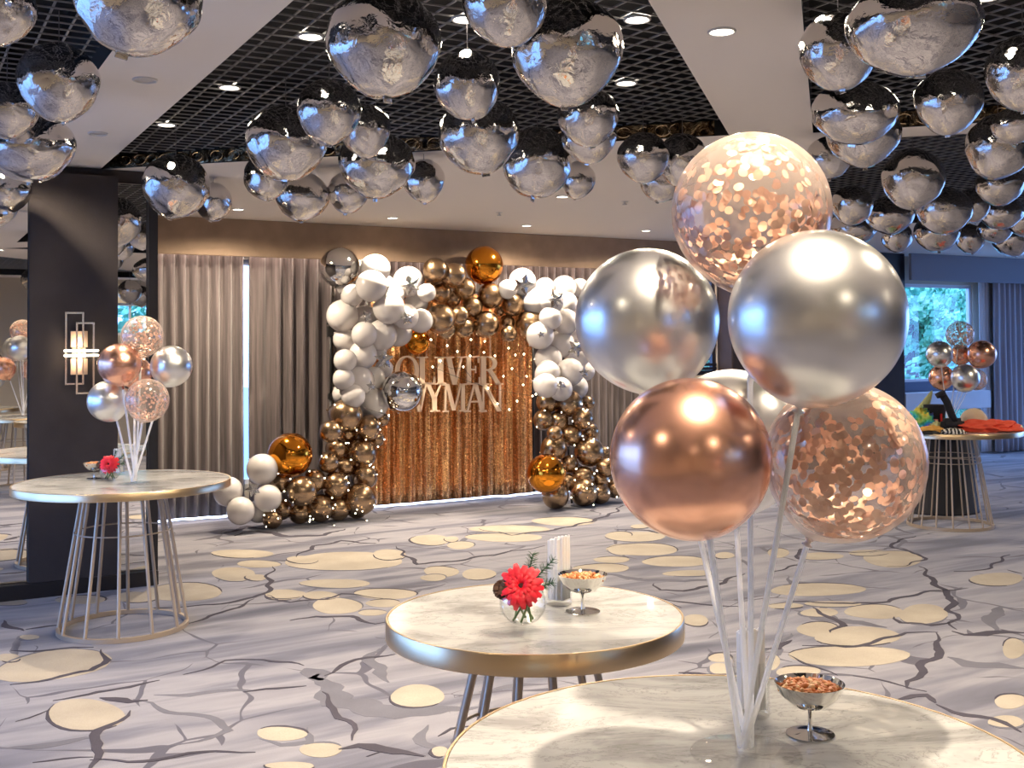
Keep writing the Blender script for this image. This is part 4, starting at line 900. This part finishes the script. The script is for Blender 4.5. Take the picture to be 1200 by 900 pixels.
def needles(bm, p, d, L, rn, n=60, nl=.022):
    d = d.normalized(); path(bm, [p, p+d*L*.5, p+d*L], .0016, 4)
    for i in range(n):
        f = .12+.88*i/n; a = rn.random()*6.28; o_ = d.orthogonal().normalized(); o_.rotate(Matrix.Rotation(a, 3, d)); b = p+d*L*f; e_ = b+(o_*.85+d*.5)*nl*(1-.25*f)
        tube(bm, b, e_, .0011, 3, .0004)
def gerbera_bowl(p, s, face, label, seed, cone_dir=(-1, -.2)):
    e = empty('gerbera_bowl', p); tag(e, label, 'flower arrangement', 'gerbera bowls'); rn = random.Random(seed); r = .062*s
    pr = []
    for i in range(15):
        a = math.pi*(.06+.66*i/14); pr.append((r*math.sin(a), r*.92-r*math.cos(a)*.92))
    inn = [(max(0, x-.003), z+(.003 if i < 3 else 0)) for i, (x, z) in enumerate(pr)]
    obj('glass_bowl', lathe([(0, pr[0][1])]+pr+inn[::-1]+[(0, inn[0][1])], 40), CLEAR, e, True)
    bm = bmesh.new(); top = r*1.55
    for k in range(6):
        a = k*1.05+.3; path(bm, [(math.cos(a)*r*.45, math.sin(a)*r*.45, r*.2), (math.cos(a+1)*r*.25, math.sin(a+1)*r*.25, r*.8), (0, 0, top)], .0035, 6)
    obj('stems', bm, STEM, e, True)
    c = Vector((0, 0, top))+Vector(face).normalized()*.03*s; q = Vector(face).normalized().to_track_quat('Z', 'Y')
    fl_ = mk('gerbera', fin(lathe([(0, -.006), (.008, -.004), (.013, 0), (.012, .004), (.006, .005), (0, .003)], 20), 'eye', True), REDC, e); fl_.location = c; fl_.rotation_mode = 'QUATERNION'; fl_.rotation_quaternion = q; fl_.scale = (s, s, s)
    for lay, (n_, sc_, up_) in enumerate(((17, 1.12, -.10), (15, 1., .10), (13, .62, .45))):
        for i in range(n_):
            a = 6.2832*(i+.5*lay)/n_+rn.uniform(-.06, .06); o = mk('petal', PET, None, fl_, (0, 0, -.004+.003*lay)); o.rotation_euler = Matrix.Rotation(a, 3, 'Z').to_euler(); 
            o.rotation_euler = (Matrix.Rotation(a, 3, 'Z') @ Matrix.Rotation(-(up_+rn.uniform(-.1, .1)), 3, 'Y')).to_euler(); o.scale = (sc_*rn.uniform(.93, 1.07),)*3
    bm = bmesh.new()
    for d, L in (((.25, .1, 1), .10), ((.75, .25, .75), .115), ((.9, .0, .25), .08), ((-.6, .3, .35), .055)):
        needles(bm, Vector((.005, .012, top-.012)), Vector(d), L*s, rn, 90, .024*s)
    tag(obj('pine_sprig', bm, GREEN, e), kind='stuff')
    ce = mk('pine_cone', fin(lathe([(0, -.022), (.010, -.018), (.014, 0), (.009, .018), (0, .024)], 12), 'core', True), CONE, e); ce.location = Vector((cone_dir[0]*.052*s, cone_dir[1]*.03*s, top-.004)); ce.rotation_euler = (R(60), R(-35), 0); ce.scale = (s*1.15,)*3
    scm = bmesh.new(); box(scm, 0, .010, -.0045, .0045, -.001, .0012); scme = fin(scm, 'cone_scale'); scme.materials.append(CONE)
    for i in range(44):
        f = i/44; a = i*2.4; z = -.02+.042*f; rr = .013*math.sin(math.pi*(.15+.75*f)); o = mk('cone_scale', scme, None, ce, (rr*math.cos(a), rr*math.sin(a), z)); o.rotation_euler = (Matrix.Rotation(a, 3, 'Z') @ Matrix.Rotation(-.5, 3, 'Y')).to_euler()
    return e
coupe(atz(949.5, 861, TZ), 1.04, 'footed steel coupe of nuts on the near table', 1)
coupe(atz(683, 717, TZ), 1.12, 'footed steel coupe of nuts on the middle table right of the gerbera', 2)
coupe(atz(110.5, 561, TZ), 1.0, 'footed coupe on the left table beside the red gerbera', 3)
napglass(atz(881, 838, TZ), 1.05, .12, .19, 'clear tumbler of folded white napkins behind the sticks on the near table', 1)
napglass(atz(655, 708, TZ), 1.12, .115, .215, 'clear tumbler of folded white napkins on the middle table', 2)
napglass(atz(138.5, 556, TZ), 1.1, .09, .17, 'clear tumbler of white napkins on the left table behind the gerbera', 3)
gerbera_bowl(atz(613, 732, TZ), 1.1, (-.16, -1, .42), 'red gerbera with pine sprig and cone in a round glass bowl on the middle table', 4)
gerbera_bowl(atz(129, 563, TZ), 1.0, (.05, -1, .3), 'red gerbera with greenery in a round glass bowl on the left table', 5)

# ================================================================== SCONCE
sp = atw(93, 413, PWW-.045); sc_ = empty('wall_sconce', sp, TH); tag(sc_, 'wall lamp of overlapping metal rectangles and two glowing bars on charcoal panel', 'wall lamp'); u0 = uw(sp)[0]
NICK = mat('brushed_nickel', (.72, .68, .60), .25, 1.)
def sx(x): return uw(atw(x, 413, PWW-.045))[0]-u0
def sz(y): return atw(93, y, PWW-.045).z-sp.z
def frame(x0, x1, y0, y1, dep):
    bm = bmesh.new(); a, b, z1, z0 = sx(x0), sx(x1), sz(y0), sz(y1); t_ = .006
    for q in ((a-t_, a+t_, z0-t_, z1+t_), (b-t_, b+t_, z0-t_, z1+t_), (a, b, z0-t_, z0+t_), (a, b, z1-t_, z1+t_)): box(bm, q[0], q[1], dep-t_, dep+t_, q[2], q[3])
    obj('metal_frame', bm, NICK, sc_)
frame(76, 96, 367, 449.5, -.05); frame(88, 107.5, 379, 460.5, -.08)
for y0, y1 in ((388, 407), (420, 439)): obj('glass_square', bevbox(sx(82), sx(102), -.03, -.022, sz(y1), sz(y0), .002), SCG, sc_)
for y in (411, 416.5): obj('light_bar', bevbox(sx(72.5), sx(113), -.11, -.085, sz(y)-.008, sz(y)+.008, .004), BARL, sc_)
obj('backplate', bevbox(sx(84), sx(100), -.022, .005, sz(425), sz(402), .003), NICK, sc_)
for dz in (.06, -.06):
    l = bpy.data.lights.new('sconce_lamp', 'POINT'); l.energy = .7; l.color = (1, .74, .45); l.shadow_soft_size = .02; o = bpy.data.objects.new('sconce_lamp', l); COL.objects.link(o); o.location = sp-WA*.06+Vector((0, 0, dz))

# ================================================================== PROPS ON THE RIGHT TABLE
def lump(name, c, dims, m, label, cat, seed, sub=4, amp=.25, fr=3., rotz=0, flatb=True):
    bm = bmesh.new(); bmesh.ops.create_icosphere(bm, subdivisions=sub, radius=1)
    for v in bm.verts:
        d = v.co.copy(); v.co = d*(1+amp*noise.noise(d*fr+Vector((seed, 0, 0)))+amp*.4*abs(noise.noise(d*fr*2.3+Vector((0, seed, 0)))))
        v.co = Vector((v.co.x*dims[0], v.co.y*dims[1], max(v.co.z, -.35 if flatb else -2)*dims[2]))
    zmin = min(v.co.z for v in bm.verts)
    for v in bm.verts: v.co.z -= zmin
    o = obj(name, bm, m, None, True, loc=c, rot=(0, 0, rotz)); tag(o, label, cat); return o
def tp(px, py_, y, dz=0): p = aty(px, py_, y); p.z = TZ+dz+.002; return p
CLR = mat('coral_red_cloth', (.85, .10, .045), .8)
lump('folded_cloth', tp(1155, 500, 10.15), (.29, .17, .075), CLR, 'coral red folded cloth pile on the right of the props table', 'cloth', 3, 5, .35, 3.2)
lump('sun_hat', tp(1141, 488, 10.48), (.13, .12, .14), mat('straw', (.78, .6, .42), .8), 'straw coloured domed hat behind the coral cloth', 'hat', 5, 4, .06)
rw = mat('rainbow_fibre', (.3, .7, .6), .8); t = NT(rw); _n = t.noise(t.coords((4, 4, 6)), 1.2, 1); t.col(t.ramp(_n.outputs['Fac'], [(.30, (.9, .75, .1)), (.42, (.2, .7, .25)), (.5, (.05, .55, .65)), (.58, (.1, .25, .8)), (.7, (.5, .15, .6))]))
lump('curly_wig', tp(1079, 490, 10.3), (.11, .10, .14), rw, 'rainbow coloured curly wig on the left of the props table', 'wig', 7, 5, .4, 7)
OR = mat('orange_felt', (.85, .45, .10), .8)
lump('orange_mask', tp(1091, 501, 9.98), (.11, .07, .045), OR, 'orange and yellow felt mask in front of the wig', 'mask', 9, 4, .4, 4)
lump('black_gloves', tp(1089, 508, 9.88), (.09, .035, .02), BLK, 'flat black piece of clothing at the front left of the props table', 'clothing', 10, 4, .3, 4)
zb_ = mat('zebra_print', (.8, .8, .75), .8); t = NT(zb_); wv_ = t.n('TexWave'); wv_.inputs['Scale'].default_value = 9; wv_.inputs['Distortion'].default_value = 5; t.l(t.coords(), wv_.inputs['Vector']); t.col(t.ramp(wv_.outputs['Fac'], [(.45, (.02, .02, .02)), (.5, (.85, .8, .72))]))
lump('zebra_headband', tp(1117, 508, 9.86), (.10, .06, .035), zb_, 'zebra striped headband at the front of the props table', 'headband', 12, 4, .35, 4)
lump('cream_cloth', tp(1190, 502, 10.35), (.06, .06, .035), mat('cream_cloth', (.85, .72, .45), .8), 'small cream cloth at the right end of the props table', 'cloth', 13, 4, .3, 4)
lump('yellow_scarf', tp(1096, 493, 10.22), (.07, .05, .06), mat('pale_yellow_cloth', (.75, .72, .35), .8), 'pale yellow scarf between wig and black boot', 'scarf', 14, 4, .4, 4)
# horned hat
hp = tp(1078, 484, 10.5); e = empty('horned_hat', hp); tag(e, 'pale green curved horn hat behind the wig', 'hat')
bm = bmesh.new(); prev = None; n = 14
for i in range(n+1):
    f = i/n; ctr = Vector((-.08+.20*f**.8, 0, .06+.30*f**1.1)); r = .075*(1-f)**.7*(1 if f > .08 else .8)+.004; ax = Vector((.6-.5*f, 0, .8)).normalized(); a_ = Vector((0, 1, 0)); b_ = ax.cross(a_)
    ring = [bm.verts.new(ctr+(a_*math.cos(6.283*k/12)*.7+b_*math.sin(6.283*k/12))*r) for k in range(12)]
    if prev:
        for k in range(12): bm.faces.new((prev[k], prev[(k+1) % 12], ring[(k+1) % 12], ring[k]))
    else: bm.faces.new(ring[::-1])
    prev = ring
bm.faces.new(prev); HG = mat('pale_green_felt', (.50, .52, .22), .8); obj('horn', bm, HG, e, True); bm = bmesh.new(); ringt(bm, .09, .02, .02, 24, 8); obj('brim', bm, HG, e, True)
# black top hat with red mark
e = empty('black_top_hat', tp(1096, 486, 10.42), R(10)); tag(e, 'black boxy hat with a small red mark behind the wig', 'hat')
BLF = mat('black_felt', (.012, .012, .018), .8)
obj('crown', lathe([(0, .01), (.095, .01), (.088, .12), (.105, .23), (0, .235)], 28), BLF, e, auto=50); obj('brim', lathe([(0, 0), (.15, 0), (.155, .008), (0, .01)], 32), BLF, e, auto=50)
obj('red_mark', bevbox(-.008, .008, -.108, -.088, .07, .15, .002), mat('red_felt', (.7, .03, .03), .7), e); obj('pink_mark', bevbox(-.07, -.03, -.102, -.075, .07, .10, .004), mat('pink_felt', (.8, .3, .3), .7), e)
# black boot
e = empty('costume_boot', tp(1117, 497, 10.15), R(0)); tag(e, 'black costume boot leaning with its shaft up beside the coral cloth', 'boot')
bm = bmesh.new(); path(bm, [(-.09, 0, .33), (-.055, 0, .27), (-.03, 0, .20), (-.005, 0, .13), (.02, 0, .07)], .034, 12); obj('shaft', bm, BLF, e, True)
bm = bevbox(-.11, .095, -.05, .05, .0, .12, .03, 3); obj('foot', bm, BLF, e, True); obj('cuff', lathe([(0, 0), (.045, 0), (.048, .04), (0, .045)], 16), BLF, e, True, loc=(-.10, 0, .32), rot=(0, R(-25), 0))
# black draped box behind the table
dp = atz(1118, 566, 0)
e = empty('storage_drum', UW(*uw(RTB+Vector((.25, .95, 0))), 0)); tag(e, 'black draped drum standing on the carpet behind the props table', 'container')
obj('drum', lathe([(0, 0), (.40, 0), (.40, .02), (.385, .03), (.36, .78), (0, .79)], 40, wob=lambda f, z: 1+.02*math.sin(f*6.283*14)*(1-z*.8)), BLF, e, True); obj('lid', lathe([(0, .78), (.375, .78), (.375, .80), (0, .81)], 40), BLF, e, auto=40)

# ================================================================== OUTSIDE
GRASS = mat('terrace_paving', (.42, .44, .44), .9)
g = obj('ground', boxbm(-60, 60, -60, 60, -.6, -.3), GRASS, None); g['kind'] = 'structure'
LEAF = mat('leaf_green', (.20, .52, .36), .6, sss=.0); t = NT(LEAF); _n = t.noise(t.coords(), 3.5, 3); t.col(t.ramp(_n.outputs['Fac'], [(.35, (.06, .34, .22)), (.5, (.25, .65, .42)), (.65, (.60, .90, .62))]))
BARK = mat('bark', (.12, .09, .07), .9)
def tree(u_, w_, h, cr, seed, label, n=7000, ls_=.09):
    e = empty('garden_tree', UW(u_, w_, -.3)); tag(e, label, 'tree', 'trees outside the windows'); rn = random.Random(seed)
    bm = bmesh.new(); path(bm, [(0, 0, 0), (.08, 0, h*.25), (-.05, .05, h*.5), (.02, 0, h*.75)], .14, 8); obj('trunk', bm, BARK, e, True)
    bl = [(Vector((rn.gauss(0, cr*.45), rn.gauss(0, cr*.45), h*.5+rn.uniform(-.42, .45)*h)), cr*rn.uniform(.25, .5)) for _ in range(16)]
    vs, fs = [], []
    for i in range(n):
        c, r = bl[i % 16]; d = Vector((rn.gauss(0, 1), rn.gauss(0, 1), rn.gauss(0, 1))).normalized(); p = c+d*r*rn.uniform(.8, 1.05)*(1+.25*noise.noise(d*3+c))
        nn = (d+Vector((rn.gauss(0, .5), rn.gauss(0, .5), rn.gauss(0, .5)))).normalized(); a = nn.orthogonal().normalized()*ls_*rn.uniform(.6, 1.2); b = nn.cross(a)*.6
        k = len(vs); vs += [p-a, p+b, p+a, p-b]; fs.append((k, k+1, k+2, k+3))
    me = bpy.data.meshes.new('foliage'); me.from_pydata([tuple(v) for v in vs], [], fs); o = mk('foliage', me, LEAF, e); o['kind'] = 'stuff'
tree(18.0, 15.4, 3.4, 1.5, 1, 'bright green leafy tree outside the garden window, nearest the glass', 9000); tree(21.2, 18.2, 4.6, 1.6, 2, 'taller green tree standing behind the near one outside the garden window', 9000, .12)
tree(16.0, 19.5, 5.2, 1.6, 3, 'green tree at the left outside the garden window', 7000, .12); tree(13.2, 15.9, 4.6, 1.7, 4, 'green tree outside the lattice window', 7000, .12)
tree(3.6, -8, 4.2, 1.8, 5, 'green tree outside the rear window, seen only in the mirror', 5000, .12)
be = empty('garden_building', UW(26.9, 20.5, -.3), TH); tag(be, 'blue-grey building with white window grid outside behind the trees', 'building')
obj('facade', boxbm(-2.2, 3.5, 0, 3, 0, 7), mat('facade_blue', (.20, .30, .50), .7), be)
for i in range(5): obj('facade_post', boxbm(-2.0+i*.95, -1.93+i*.95, -.06, 0, 0, 7), WHITEF, be)
for i in range(5): obj('facade_rail', boxbm(-2.2, 3.5, -.06, 0, .8+i*1.35, .87+i*1.35), WHITEF, be)
